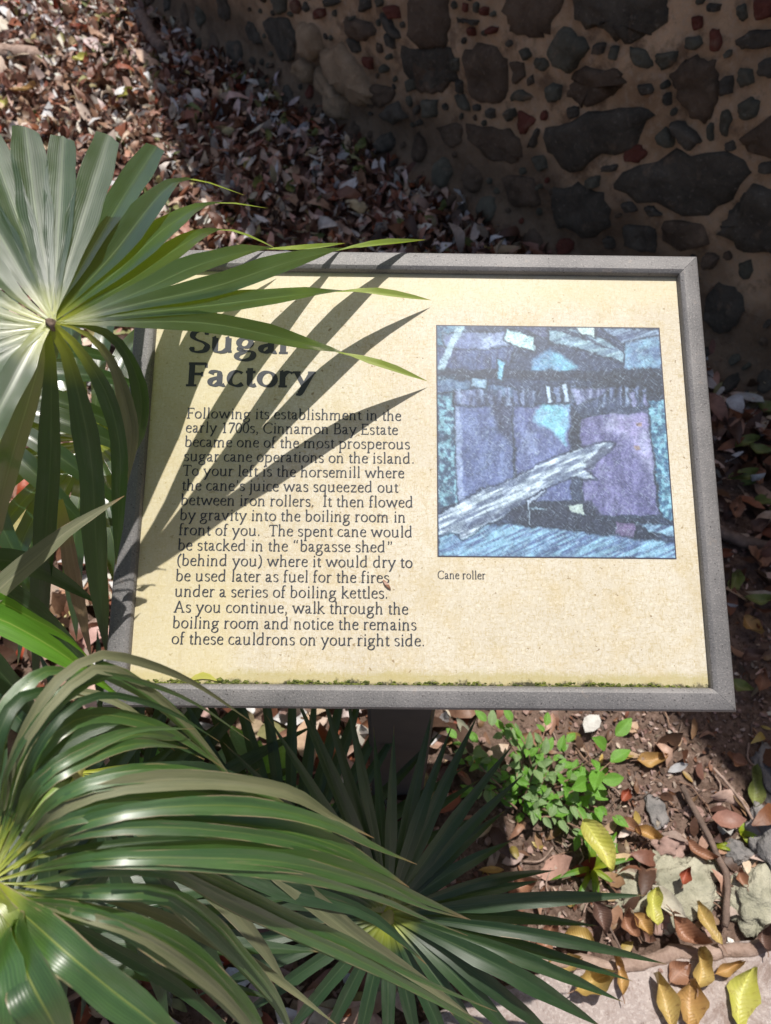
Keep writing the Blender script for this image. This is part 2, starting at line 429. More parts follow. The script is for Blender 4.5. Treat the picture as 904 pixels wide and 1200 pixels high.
yt = k.math('SUBTRACT', k.math('SUBTRACT', 0.2375, spx.outputs[1]), k.math('MULTIPLY', k.noise(14, 4, 0.7, v), 0.05))
c = k.mix(k.ramp(yt, [(0.0, 0.45), (0.03, 0.0)]), c, (0.60, 0.53, 0.32))
k.base(c); k.rough(0.5); k.b.inputs['Specular IOR Level'].default_value = 0.35
k.bump(k.noise(300, 4, 0.7, v), 0.25, 0.0004)
M['panel'] = k.m
k = NT('printed_ink'); k.base(k.mix(k.noise(300, 3, 0.6, k.coord()), (0.014, 0.017, 0.024), (0.04, 0.046, 0.058))); k.rough(0.6)
k.b.inputs['Specular IOR Level'].default_value = 0.5
M['ink'] = k.m
k = NT('printed_photograph'); a = k.node('ShaderNodeAttribute'); a.attribute_name = 'Col'
k.base(a.outputs['Color']); k.rough(0.5)
k.bump(k.noise(300, 4, 0.7, k.coord()), 0.25, 0.0004)
M['print'] = k.m
M['algae'] = simple('algae_crust', (0.035, 0.05, 0.012), (0.15, 0.17, 0.03), 200, 0.9, 0.6, 400, 0.001)

# ------------------------------------------------------------------ ground
def gz(x, y):
    return 0.012 * noise.noise(Vector((x * 2.3, y * 2.3, 0.3))) + 0.004 * noise.noise(Vector((x * 11, y * 11, 1.7))) - 0.006
def axis(lo, hi, fine, far):
    a = list(np.arange(lo, hi + 1e-6, fine)); s = fine
    left, right = [a[0]], [a[-1]]
    while left[-1] > -far: s *= 1.6; left.append(left[-1] - s)
    s = fine
    while right[-1] < far: s *= 1.6; right.append(right[-1] + s)
    return left[:0:-1] + a + right[1:]
gxs = axis(-2.6, 2.0, 0.04, 120); gys = axis(-0.6, 5.4, 0.04, 120)
vs = [(x, y, gz(x, y) if abs(x) < 8 and abs(y) < 9 else 0.0) for y in gys for x in gxs]
nx = len(gxs)
fs = [(j * nx + i, j * nx + i + 1, (j + 1) * nx + i + 1, (j + 1) * nx + i) for j in range(len(gys) - 1) for i in range(nx - 1)]
tag(make('ground', vs, fs, M['soil'], smooth=True, origin=(0, 0, 0)), kind='structure')

# concrete path in front (camera stands on it)
edge_px = [(330, 1275), (430, 1225), (520, 1180), (600, 1147), (660, 1135), (720, 1128), (800, 1112), (860, 1104), (904, 1098), (990, 1085), (1100, 1068)]
edge = [G(x, y) for x, y in edge_px]
edge = [Vector((-2.6, -0.62, 0)), Vector((-1.2, -0.42, 0))] + edge + [Vector((2.4, 0.42, 0))]
ec = catmull(edge, 7)
rows = []
for i, p in enumerate(ec):
    w = 0.012 * noise.noise(Vector((p.x * 14, p.y * 14, 5)))
    rows.append(Vector((p.x, p.y + w, 0)))
vs, fs = [], []
NR = 12
for p in rows:
    for r in range(NR):
        if r == 0: vs.append((p.x, p.y, -0.03))
        elif r == 1: vs.append((p.x, p.y - 0.004, 0.012))
        else:
            yy = p.y - 0.01 - (r - 2) / (NR - 3) * (p.y + 2.5)
            vs.append((p.x, yy, 0.020 + 0.003 * noise.noise(Vector((p.x * 9, yy * 9, 2)))))
for i in range(len(rows) - 1):
    for r in range(NR - 1):
        a = i * NR + r
        fs.append((a, a + 1, a + NR + 1, a + NR))
tag(make('path', vs, fs, M['concrete'], smooth=False), kind='structure')
edge_x = np.array([p.x for p in rows]); edge_y = np.array([p.y for p in rows])
def on_path(x, y): return y < np.interp(x, edge_x, edge_y)

# ------------------------------------------------------------------ ruined stone wall
WU = Vector((0.644, -0.765, 0)).normalized(); WN = Vector((-0.765, -0.644, 0)).normalized()
WO = Vector((1.462, 1.231, 0))
def W3(s, z, d): return WO + WU * s + Vector((0, 0, z)) + WN * d
def wall_px(px, py):
    r = ray(px, py)
    c0 = Vector((0, 0, CAM_H))
    t = (WO - c0).dot(WN) / r.dot(WN)
    p = c0 + r * t
    return (p - WO).dot(WU), p.z
PROF = [(-4.75, 0.05), (-4.5, 0.12), (-3.70, 1.6), (-3.20, 2.5), (-2.90, 2.9), (-0.6, 4.0), (3.2, 4.2)]
def wtop(s): return float(np.interp(s, [a for a, b in PROF], [b for a, b in PROF]))
def wsurf(s, z):
    v = W3(s, z, 0)
    d = 0.022 * noise.noise(v * 2.2) + 0.014 * noise.noise(v * 8) + 0.009 * noise.noise(v * 25)
    foot = max(0, 1 - z / 0.16)
    return d + 0.07 * foot * foot
wall = empty('stone_wall', tuple(W3(-1.0, 0, 0)))
tag(wall, 'tall rubble stone wall of dark stones set in tan mortar behind the sign', 'wall')
ss = list(np.arange(-4.75, 1.4, 0.025)) + list(np.arange(1.4, 3.3, 0.15))
zs = list(np.arange(-0.05, 1.5, 0.025)) + list(np.arange(1.5, 5.0, 0.25))
vs, fs = [], []
nz = len(zs)
for s in ss:
    top = wtop(s)
    for z in zs:
        zz = min(z, top)
        vs.append(W3(s, zz, wsurf(s, zz)))
for i in range(len(ss) - 1):
    t2 = max(wtop(ss[i]), wtop(ss[i + 1]))
    for j in range(nz - 1):
        if zs[j] <= t2:
            a = i * nz + j; fs.append((a, a + 1, a + nz + 1, a + nz))
b0 = len(vs)
for s in ss:
    vs += [W3(s, wtop(s), wsurf(s, wtop(s))), W3(s, wtop(s) + 0.02, -0.3), W3(s, wtop(s), -0.6), W3(s, -0.05, -0.6)]
for i in range(len(ss) - 1):
    for j in range(3):
        a = b0 + i * 4 + j; fs.append((a, a + 1, a + 5, a + 4))
for q in (b0, b0 + 4 * (len(ss) - 1)):
    base = 0 if q == b0 else (len(ss) - 1) * nz
    fs.append((q, q + 1, q + 2, q + 3, base))
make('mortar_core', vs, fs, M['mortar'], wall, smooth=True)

Z2 = [  # traced outlines (photo px = 452 + x/2, y/2), material
 ('b', [(60,-20),(138,-20),(143,55),(140,110),(95,120),(60,85)]),
 ('b', [(280,-30),(425,-30),(400,60),(370,85),(300,75),(285,40)]),
 ('d', [(432,-30),(668,-30),(655,50),(620,85),(560,95),(500,65),(450,45)]),
 ('g', [(425,58),(490,97),(470,135),(440,168),(405,155),(388,108)]),
 ('k', [(505,95),(525,97),(520,122),(500,120)]),
 ('g', [(535,105),(555,105),(552,138),(535,130)]),
 ('g', [(580,105),(615,115),(632,150),(615,160),(585,135)]),
 ('g', [(638,122),(690,120),(680,145),(650,165),(638,145)]),
 ('g', [(702,90),(735,82),(748,100),(730,118),(705,112)]),
 ('r', [(760,70),(780,68),(790,95),(782,120),(765,118)]),
 ('r', [(718,38),(742,38),(742,65),(722,75)]),
 ('k', [(755,8),(785,12),(780,28),(760,22)]),
 ('g', [(822,15),(840,10),(848,45),(830,52),(820,35)]),
 ('r', [(868,-6),(915,-6),(910,40),(870,50)]),
 ('d', [(815,100),(850,75),(920,66),(920,105),(840,118)]),
 ('b', [(735,128),(770,145),(783,200),(770,270),(745,292),(705,260),(690,210),(668,172),(700,140)]),
 ('b', [(450,165),(490,150),(555,165),(578,190),(545,215),(480,250),(450,235),(435,215),(445,190)]),
 ('g', [(385,200),(400,190),(422,200),(418,228),(400,238),(388,222)]),
 ('k', [(600,195),(630,192),(635,215),(610,222)]),
 ('k', [(435,248),(462,245),(460,270),(440,275)]),
 ('g', [(297,222),(318,206),(350,222),(340,235),(300,235)]),
 ('g', [(325,112),(345,108),(355,125),(340,138)]),
 ('g', [(358,135),(380,130),(392,150),(378,165),(360,158)]),
 ('k', [(342,178),(355,170),(356,192),(343,198)]),
 ('r', [(312,258),(362,280),(320,318),(310,300)]),
 ('k', [(360,298),(368,305),(350,345),(333,345)]),
 ('g', [(280,260),(305,250),(308,268),(290,288)]),
 ('b', [(175,120),(250,98),(283,140),(285,235),(250,245),(205,225),(185,180)]),
 ('b', [(292,142),(330,145),(335,180),(305,197)]),
 ('d', [(375,290),(440,280),(520,262),(600,236),(640,262),(612,300),(585,345),(510,362),(460,400),(410,400),(385,350)]),
 ('r', [(570,345),(600,333),(620,355),(600,380),(572,372)]),
 ('k', [(518,385),(555,380),(550,395),(515,398)]),
 ('g', [(480,415),(510,405),(510,435),(480,435)]),
 ('d', [(600,385),(680,350),(750,355),(850,375),(840,430),(800,480),(750,505),(650,485),(560,450),(545,425)]),
 ('g', [(645,310),(665,290),(686,320),(678,342),(650,330)]),
 ('k', [(674,283),(700,285),(748,325),(722,350),(692,322)]),
 ('k', [(663,215),(675,215),(675,245),(664,235)]),
 ('g', [(764,285),(775,285),(774,328),(762,318)]),
 ('g', [(795,255),(812,250),(822,275),(805,318),(790,300)]),
 ('g', [(835,240),(860,225),(882,235),(878,270),(850,280),(838,262)]),
 ('g', [(830,160),(862,160),(870,190),(840,202),(828,185)]),
 ('k', [(790,182),(815,175),(820,215),(795,222)]),
 ('d', [(880,140),(920,130),(920,180),(878,172)]),
 ('b', [(832,328),(915,262),(925,370),(860,358)]),
 ('k', [(803,332),(820,325),(825,350),(803,350)]),
 ('k', [(882,380),(915,375),(915,402),(882,400)]),
 ('g', [(340,368),(375,365),(380,395),(360,402)]),
 ('b', [(180,290),(280,300),(320,340),(310,380),(250,375),(190,330)]),
 ('g', [(85,230),(120,235),(118,275),(92,275)]),
 ('g', [(155,226),(180,223),(197,262),(165,255)]),
 ('k', [(205,245),(225,243),(228,258),(208,260)]),
 ('k', [(245,252),(260,254),(258,277),(246,272)]),
 ('g', [(150,138),(168,136),(168,170),(150,170)]),
 ('k', [(160,190),(175,192),(178,222),(165,215)]),
 ('k', [(158,45),(220,50),(215,60),(165,55)]),
 ('r', [(174,10),(190,10),(188,30),(174,28)]), ('g', [(208,4),(221,5),(219,30),(209,28)]),
 ('r', [(232,14),(246,15),(244,36),(232,32)]), ('r', [(246,60),(270,62),(266,76),(248,74)]),
 ('r', [(190,66),(206,64),(206,86),(192,86)]), ('k', [(12,72),(26,78),(34,112),(20,104)]),
 ('k', [(562,470),(585,468),(598,490),(575,495)]), ('k', [(612,478),(635,480),(660,500),(625,505)]),
 ('d', [(790,518),(830,480),(862,432),(925,450),(925,600),(840,592),(780,545)]),
 ('b', [(60,130),(142,130),(146,200),(120,222),(72,215)]),
 ('b', [(110,300),(170,290),(178,335),(150,350)]), ('r', [(8,10),(40,12),(44,40),(20,44)]),
 ('d', [(400,440),(470,425),(520,452),(540,520),(470,560),(390,520)]),
 ('b', [(655,515),(740,520),(760,570),(700,590),(650,560)]),
 ('b', [(270,410),(350,420),(370,480),(300,490)]), ('d', [(560,520),(640,530),(640,590),(560,580)]),
]
Z3 = [  # upper left part of the wall (photo px = 300 + x/3.01, y/3.01)
 ('t', [(150,90),(200,75),(235,120),(245,180),(215,210),(165,180)]),
 ('t', [(245,172),(310,150),(375,230),(430,320),(420,365),(370,365),(330,330),(290,290),(250,240)]),
 ('t', [(150,215),(175,195),(205,230),(210,290),(180,270),(148,250)]),
 ('t', [(215,225),(245,250),(285,300),(325,345),(335,400),(320,420),(280,385),(262,320),(218,290)]),
 ('d', [(20,75),(110,60),(155,130),(140,205),(90,210),(40,135)]),
 ('k', [(245,0),(285,-8),(300,10),(250,25)]), ('g', [(60,-20),(120,-20),(118,40),(80,52)]),
 ('r', [(210,30),(245,28),(250,55),(215,68)]), ('d', [(380,-10),(415,-10),(420,30),(385,38)]),
 ('k', [(455,40),(480,55),(525,125),(510,130),(465,75)]), ('r', [(385,195),(425,200),(420,245),(390,240)]),
 ('k', [(330,130),(370,140),(380,180),(350,185)]), ('b', [(320,60),(420,70),(440,120),(390,150),(320,120)]),
 ('d', [(515,160),(690,170),(700,300),(620,320),(530,270)]), ('g', [(530,285),(560,275),(565,315),(535,325)]),
 ('d', [(500,345),(540,420),(480,440),(440,400)]), ('b', [(400,300),(440,290),(500,330),(450,380),(400,370)]),
]
polys = []
for m_, pl in Z2: polys.append((m_, [wall_px(452 + x / 2, y / 2) for x, y in pl]))
for m_, pl in Z3: polys.append((m_, [wall_px(300 + x / 3.01, y / 3.01) for x, y in pl]))
SM = {'b': 'st_brown', 'd': 'st_dark', 'g': 'st_grey', 'k': 'st_dark', 'r': 'st_red', 't': 'st_tan'}
def inpoly(p, poly):
    x, y = p; c = False; n = len(poly)
    for i in range(n):
        x1, y1 = poly[i]; x2, y2 = poly[i - 1]
        if (y1 > y) != (y2 > y) and x < (x2 - x1) * (y - y1) / (y2 - y1) + x1: c = not c
    return c
dens = []
for m_, pl in polys:
    for i in range(len(pl)):
        a, b = pl[i], pl[(i + 1) % len(pl)]
        for t in range(4): dens.append((a[0] + (b[0] - a[0]) * t / 4, a[1] + (b[1] - a[1]) * t / 4))
dens = np.array(dens)
traced = [pl for _, pl in polys]
fill_visible, fill_far = [], []
circ = [(0, 0, 0)]
rf = random.Random(5)
def try_fill(s0, s1, z0, z1, rlo, rhi, count, store, gap=0.012):
    global circ
    ca = np.array(circ)
    for _ in range(count):
        s = rf.uniform(s0, s1); z = rf.uniform(z0, z1); r = rlo + (rhi - rlo) * rf.random() ** 2
        if z - r < -0.02 or z + r > wtop(s) - 0.05: continue
        if ((dens - (s, z)) ** 2).sum(1).min() < (r + gap) ** 2: continue
        if len(ca) and (np.hypot(ca[:, 0] - s, ca[:, 1] - z) < ca[:, 2] + r + gap).any(): continue
        if any(inpoly((s, z), pl) for pl in traced): continue
        n = rf.randint(5, 8); a0 = rf.random() * 6.28; asp = rf.uniform(0.6, 1.0); rot = rf.random() * 3.14
        pl = []
        for i in range(n):
            a = a0 + 2 * math.pi * i / n; rr = r * rf.uniform(0.72, 1.0)
            x, y = math.cos(a) * rr, math.sin(a) * rr * asp
            pl.append((s + x * math.cos(rot) - y * math.sin(rot), z + x * math.sin(rot) + y * math.cos(rot)))
        circ.append((s, z, r)); ca = np.array(circ)
        store.append((rf.choice('bddgggkkrb' if r < 0.06 else 'bbddg'), pl))
try_fill(-4.4, 0.9, 0.0, 1.25, 0.06, 0.15, 1500, fill_visible, 0.010)
try_fill(-4.4, 0.9, 0.0, 1.25, 0.030, 0.065, 2000, fill_visible, 0.006)
try_fill(-3.2, 0.6, 0.0, 1.1, 0.012, 0.028, 2600, fill_visible, 0.005)
n_left = 297 - len(polys)
fill_visible.sort(key=lambda q: 0 if -3.9 < q[1][0][0] < 0.5 and q[1][0][1] < 1.1 else 1)
fill_small = fill_visible[n_left:]; fill_visible = fill_visible[:n_left]
try_fill(-4.2, 3.1, 0.9, 4.4, 0.10, 0.24, 900, fill_far, 0.03)
try_fill(0.9, 3.1, 0.0, 1.3, 0.06, 0.18, 300, fill_far, 0.03)
def stone_geo(pl, proud, seed):
    r2 = random.Random(seed)
    n = len(pl); out = []
    # rounded corners: subdivide and smooth
    for i in range(n):
        a, b = pl[i], pl[(i + 1) % n]
        out.append(a); out.append(((a[0] + b[0]) / 2, (a[1] + b[1]) / 2))
    if len(out) < 20:
        o2 = []
        for i in range(len(out)):
            a, b = out[i], out[(i + 1) % len(out)]
            o2.append(a); o2.append(((a[0] + b[0]) / 2, (a[1] + b[1]) / 2))
        out = o2
    out = [((out[i - 1][0] + 5 * out[i][0] + out[(i + 1) % len(out)][0]) / 7, (out[i - 1][1] + 5 * out[i][1] + out[(i + 1) % len(out)][1]) / 7) for i in range(len(out))]
    cx = sum(p[0] for p in out) / len(out); cz = sum(p[1] for p in out) / len(out)
    size = max(math.hypot(p[0] - cx, p[1] - cz) for p in out)
    out = [(p[0] + r2.uniform(-1, 1) * size * 0.07, p[1] + r2.uniform(-1, 1) * size * 0.07) for p in out]
    m = len(out); vs = []
    for sc, d in ((1.04, -0.014), (1.0, 0.15 * proud), (0.90, 0.75 * proud), (0.68, proud * 1.1), (0.34, proud * 1.2)):
        for p in out:
            s, z = cx + (p[0] - cx) * sc, cz + (p[1] - cz) * sc
            dd = wsurf(s, max(z, 0)) if sc > 1 else wsurf(s, max(z, 0)) + 0.003
            rn = noise.noise(Vector((s * 14, z * 14, seed * 2.7))) * min(size, 0.08) * 0.14 + noise.noise(Vector((s * 45, z * 45, seed))) * 0.004
            vs.append(W3(s, z, dd + d + (rn if sc < 1 else 0)))
    vs.append(W3(cx, cz, wsurf(cx, max(cz, 0)) + proud * 1.15 + noise.noise(Vector((cx * 14, cz * 14, seed * 2.7))) * min(size, 0.08) * 0.14))
    fs = []
    for q in range(4):
        for i in range(m):
            i2 = (i + 1) % m
            fs.append((q * m + i, q * m + i2, (q + 1) * m + i2, (q + 1) * m + i))
    for i in range(m): fs.append((4 * m + i, 4 * m + (i + 1) % m, 5 * m))
    return vs, fs
for i, (m_, pl) in enumerate(polys + fill_visible):
    vs, fs = stone_geo(pl, (0.010 if rf.random() < 0.5 else 0.020) if m_ != 't' else 0.035, i)
    make('stone', vs, fs, M[SM[m_]], wall, smooth=True)
vs, fs = [], []
for i, (m_, pl) in enumerate(fill_far):
    v2, f2 = stone_geo(pl, 0.014, 900 + i); b = len(vs)
    vs += v2; fs += [tuple(a + b for a in f) for f in f2]
for mk in ('b', 'g', 'd', 'r'):
    vs2, fs2 = [], []
    for i, (m_, pl) in enumerate(fill_small):
        if (m_ if m_ != 'k' else 'd') != mk: continue
        v2, f2 = stone_geo(pl, 0.010, 1500 + i); b = len(vs2)
        vs2 += v2; fs2 += [tuple(a + b for a in f) for f in f2]
    if vs2: tag(make('small_stones', vs2, fs2, M[SM[mk]], wall, smooth=True), kind='stuff')
tag(make('upper_stones', vs, fs, M['st_brown'], wall), kind='stuff')
# ------------------------------------------------------------------ wayside sign
PC_CAM = Vector((0.0382, 0.0494, -0.8165))
XC = Vector((0.99991082, -0.01043365, -0.00833628)); YC = Vector((0.00849759, 0.97860735, -0.20556131))
Rcam = Matrix(((1, 0, 0), (0, SP, CP), (0, CP, -SP)))   # columns: right, up, forward(-z cam)
def cam2w(v): return Vector((v.x, v.y * SP - v.z * CP, v.y * CP + v.z * SP))
PO = Vector((0, 0, CAM_H)) + cam2w(PC_CAM)
PX = cam2w(XC).normalized(); PY = cam2w(YC); PY = (PY - PX * PY.dot(PX)).normalized(); PN = PX.cross(PY)
PW, PH = 0.61, 0.475
def S3(x, y, h=0.0): return PO + PX * x + PY * y + PN * h
PM = Matrix((PX, PY, PN)).transposed().to_4x4(); PM.translation = PO
POST_XY = Vector((0.024, 0.45, 0))
sign = empty('wayside_sign', (POST_XY.x, POST_XY.y, 0))
tag(sign, 'tilted cream information sign in a speckled grey metal frame beside the palm', 'sign')
def smake(name, lverts, faces, mat, smooth=False, parent=None, cols=None):
    """geometry in panel coordinates, object rotated to lie on the panel"""
    me = bpy.data.meshes.new(name)
    me.from_pydata([tuple(v) for v in lverts], [], faces)
    if smooth: me.polygons.foreach_set('use_smooth', [True] * len(me.polygons))
    if cols is not None:
        a = me.color_attributes.new('Col', 'FLOAT_COLOR', 'POINT'); a.data.foreach_set('color', np.asarray(cols, dtype=np.float32).ravel())
    me.materials.append(mat); me.update()
    o = bpy.data.objects.new(name, me); COL.objects.link(o)
    if parent is None or parent is sign:
        o.parent = sign
        m = PM.copy(); m.translation = PO - sign.location
        o.matrix_basis = m
    else: o.parent = parent
    return o
# panel
x, y = PW / 2, PH / 2
panel = smake('panel', [(-x, -y, 0), (x, -y, 0), (x, y, 0), (-x, y, 0), (-x, -y, -0.006), (x, -y, -0.006), (x, y, -0.006), (-x, y, -0.006)],
              [(0, 1, 2, 3), (7, 6, 5, 4), (0, 4, 5, 1), (1, 5, 6, 2), (2, 6, 7, 3), (3, 7, 4, 0)], M['panel'])
# frame rails with mitred ends
prof = [(-0.0015, -0.012), (-0.0015, 0.0045), (-0.0003, 0.0075), (0.0012, 0.0088), (0.0038, 0.0100), (0.0172, 0.0100), (0.0202, 0.0090), (0.0220, 0.0066), (0.0226, 0.0035), (0.0226, -0.001), (0.0226, -0.026), (0.002, -0.026)]
for k4, (ax, sg, L1, off) in enumerate((('x', 1, x, y), ('x', -1, x, y), ('y', 1, y, x), ('y', -1, y, x))):
    vs = []
    NSEG = 14
    for sft in range(NSEG + 1):
        f = sft / NSEG
        for o_, h in prof:
            g = 0.0002
            l = (-(L1 + o_ - g) * (1 - f) + (L1 + o_ - g) * f)
            hh = h + 0.0002 * noise.noise(Vector((l * 30, off * 5 * sg, k4 * 3.0)))
            q = sg * (off + o_)
            vs.append((l, q, hh) if ax == 'x' else (q, l, hh))
    n = len(prof); fs = []
    for s_ in range(NSEG):
        for i in range(n):
            i2 = (i + 1) % n; fs.append((s_ * n + i, s_ * n + i2, (s_ + 1) * n + i2, (s_ + 1) * n + i))
    fs += [tuple(range(n))[::-1], tuple(NSEG * n + i for i in range(n))]
    o = smake('frame_rail', vs, fs, M['frame'], smooth=False)
    bm = bmesh.new(); bm.from_mesh(o.data); bmesh.ops.recalc_face_normals(bm, faces=bm.faces)
    for f in bm.faces: f.smooth = len(f.verts) == 4
    for e in bm.edges:
        if len(e.link_faces) == 2 and e.calc_face_angle(0) > 0.38: e.smooth = False
    bm.to_mesh(o.data); bm.free()
# back tray, post, brackets
bx0, by0 = x + 0.004, y + 0.004
smake('back_plate', [(sx * bx0, sy * by0, z) for z in (-0.008, -0.024) for sx, sy in ((-1, -1), (1, -1), (1, 1), (-1, 1))],
      [(0, 1, 2, 3), (7, 6, 5, 4), (0, 4, 5, 1), (1, 5, 6, 2), (2, 6, 7, 3), (3, 7, 4, 0)], M['post'])
def box(cx, cy, z0, z1, hx, hy, topfn=None, bev=0.006):
    ring = [(-hx + bev, -hy), (hx - bev, -hy), (hx, -hy + bev), (hx, hy - bev), (hx - bev, hy), (-hx + bev, hy), (-hx, hy - bev), (-hx, -hy + bev)]
    vs = [(cx + a, cy + b, z0) for a, b in ring] + [(cx + a, cy + b, topfn(cx + a, cy + b) if topfn else z1) for a, b in ring]
    fs = [(i, (i + 1) % 8, 8 + (i + 1) % 8, 8 + i) for i in range(8)] + [tuple(range(8))[::-1], tuple(range(8, 16))]
    return vs, fs
def under(xx, yy):  # height of the sign's underside above a ground point
    q = PO - PN * 0.030
    return q.z - ((xx - q.x) * PN.x + (yy - q.y) * PN.y) / PN.z
vs, fs = box(POST_XY.x, POST_XY.y, -0.03, 0.9, 0.052, 0.04, under)
make('post', vs, fs, M['post'], sign)
# --- lettering: broad-nib pen strokes
GL = {}
def stem(x, y0, y1, w=1.0): return ('t', [(x, y0), (x, y1)], w)
def sf(x, y, l=62, r=62): return ('s', [(x - l, y), (x + r, y)], 1)
def hd(x, y): return ('h', [(x - 62, y - 26), (x - 10, y - 8), (x + 30, y)], 1)
def C(*pts): return ('c', list(pts), 1)
def ring(cx, cy, rx, ry): return ('o', [(cx + rx * math.cos(a), cy + ry * math.sin(a)) for a in [2 * math.pi * i / 24 + .6 for i in range(25)]], 1)
GL['a'] = (500, [C((88, 372), (120, 430), (205, 452), (290, 430), (318, 350)), stem(320, 350, 90), C((320, 110), (345, 35), (400, 20), (455, 42)), C((318, 268), (215, 240), (110, 190), (80, 110), (125, 32), (215, 28), (318, 100))])
GL['b'] = (553, [stem(112, 715, 30), hd(102, 722), C((112, 350), (180, 425), (290, 452), (400, 395), (450, 250), (410, 95), (300, 15), (190, 12), (112, 50))])
GL['c'] = (444, [C((395, 395), (320, 445), (220, 448), (115, 375), (72, 225), (115, 80), (220, 18), (330, 28), (412, 78))])
GL['d'] = (611, [stem(430, 715, 40), hd(420, 722), C((430, 410), (350, 448), (230, 440), (115, 350), (76, 210), (125, 65), (225, 18), (330, 40), (430, 120)), ('s', [(430, 26), (505, 42)], 1.2)])
GL['e'] = (479, [C((84, 258), (230, 268), (390, 288), (375, 390), (290, 450), (190, 440), (105, 345), (76, 215), (120, 75), (225, 18), (330, 28), (425, 82))])
GL['f'] = (333, [stem(130, 570, 20), C((130, 560), (150, 660), (215, 715), (290, 715), (330, 690)), ('s', [(40, 440), (280, 440)], 1.3), sf(130, 12, 75, 85)])
GL['g'] = (556, [ring(240, 305, 145, 135), C((180, 180), (118, 130), (140, 78), (260, 62), (400, 40), (455, -40), (415, -160), (280, -225), (150, -215), (65, -150), (75, -60), (160, -5), (260, 60)), ('s', [(345, 405), (420, 430), (505, 430)], 1.5)])
GL['h'] = (582, [stem(118, 715, 20), hd(108, 722), C((118, 330), (180, 405), (280, 448), (375, 425), (418, 320)), stem(418, 330, 20), sf(118, 12), sf(428, 12)])
GL['i'] = (291, [stem(148, 450, 20), hd(138, 456), sf(148, 12), ('d', [(143, 640)], 1)])
GL['j'] = (234, [stem(134, 450, -60), hd(124, 456), C((134, -50), (120, -170), (60, -240), (0, -250)), ('d', [(130, 640)], 1)])
GL['k'] = (556, [stem(118, 715, 20), hd(108, 722), ('t', [(150, 235), (380, 440)], 1), ('t', [(190, 275), (450, 22)], 1), sf(118, 12), sf(370, 442, 50, 60), sf(470, 12, 55, 60)])
GL['l'] = (291, [stem(148, 715, 20), hd(138, 722), sf(148, 12)])
GL['m'] = (883, [stem(118, 450, 20), hd(108, 456), C((118, 330), (180, 405), (275, 448), (365, 425), (400, 330)), stem(402, 340, 20), C((402, 330), (470, 405), (565, 448), (665, 425), (705, 330)), stem(707, 340, 20), sf(118, 12), sf(402, 12), sf(717, 12)])
GL['n'] = (582, [stem(118, 450, 20), hd(108, 456), C((118, 330), (180, 405), (280, 448), (375, 425), (418, 320)), stem(418, 330, 20), sf(118, 12), sf(428, 12)])
GL['o'] = (546, [ring(273, 232, 198, 215)])
GL['p'] = (601, [stem(128, 450, -250), hd(118, 456), C((128, 350), (200, 425), (310, 452), (440, 395), (495, 250), (455, 95), (340, 15), (220, 12), (128, 50)), sf(128, -258, 70, 80)])
GL['q'] = (560, [stem(430, 450, -250), C((430, 410), (350, 448), (230, 440), (115, 350), (76, 210), (125, 65), (225, 18), (330, 40), (430, 120)), sf(430, -258, 80, 70)])
GL['r'] = (395, [stem(118, 450, 20), hd(108, 456), C((118, 320), (180, 410), (260, 452), (325, 440), (370, 410)), sf(118, 12, 62, 80)])
GL['s'] = (424, [C((350, 385), (290, 440), (190, 450), (100, 400), (105, 310), (200, 255), (310, 205), (350, 115), (290, 30), (180, 12), (60, 70))])
GL['t'] = (326, [stem(148, 560, 110), C((148, 120), (160, 40), (220, 15), (310, 50)), ('s', [(40, 440), (290, 440)], 1.3)])
GL['u'] = (603, [stem(118, 450, 120), hd(108, 456), C((118, 130), (150, 35), (240, 12), (340, 35), (435, 115)), stem(438, 450, 40), hd(428, 456), ('s', [(438, 26), (530, 42)], 1.2)])
GL['v'] = (565, [('t', [(75, 445), (275, 12)], 1), ('t', [(275, 12), (465, 445)], 1), sf(70, 446, 50, 75), sf(470, 446, 70, 50)])
GL['w'] = (834, [('t', [(75, 445), (245, 12)], 1), ('t', [(245, 12), (415, 440)], 1), ('t', [(415, 440), (590, 12)], 1), ('t', [(590, 12), (750, 445)], 1), sf(70, 446, 50, 75), sf(755, 446, 70, 50)])
GL['y'] = (556, [('t', [(75, 445), (275, 30)], 1), C((480, 445), (380, 230), (275, 0), (205, -150), (150, -220), (85, -225)), sf(70, 446, 50, 75), sf(482, 446, 70, 50)])
GL['z'] = (500, [('s', [(70, 430), (420, 430)], 1.5), ('l', [(405, 425), (80, 25)], 1), ('s', [(70, 20), (440, 20)], 1.5), ('s', [(80, 430), (75, 350)], 1), ('s', [(430, 20), (445, 105)], 1)])
GL['A'] = (778, [('t', [(375, 690), (130, 15)], 1), ('t', [(375, 690), (640, 15)], 1), ('s', [(225, 245), (545, 245)], 1.3), sf(125, 12, 80, 90), sf(650, 12, 95, 85)])
GL['B'] = (611, [stem(140, 680, 15), C((60, 678), (250, 688), (420, 660), (465, 530), (410, 410), (250, 370), (150, 365)), C((250, 368), (430, 350), (530, 220), (470, 60), (280, 14), (60, 12))])
GL['C'] = (709, [C((640, 560), (620, 620), (500, 680), (330, 675), (160, 570), (75, 350), (140, 120), (310, 12), (500, 15), (650, 110)), ('s', [(640, 650), (640, 530)], 1)])
GL['E'] = (611, [stem(150, 680, 15), ('s', [(60, 678), (530, 678)], 1.3), ('s', [(530, 690), (535, 570)], 1.2), ('s', [(150, 362), (430, 362)], 1.3), ('s', [(430, 420), (430, 300)], 1), ('s', [(60, 14), (550, 14)], 1.3), ('s', [(550, 14), (565, 140)], 1.2)])
GL['F'] = (556, [stem(150, 680, 15), ('s', [(60, 678), (510, 678)], 1.3), ('s', [(512, 690), (515, 560)], 1.2), ('s', [(150, 362), (420, 362)], 1.3), ('s', [(420, 425), (420, 295)], 1), sf(150, 12, 90, 100)])
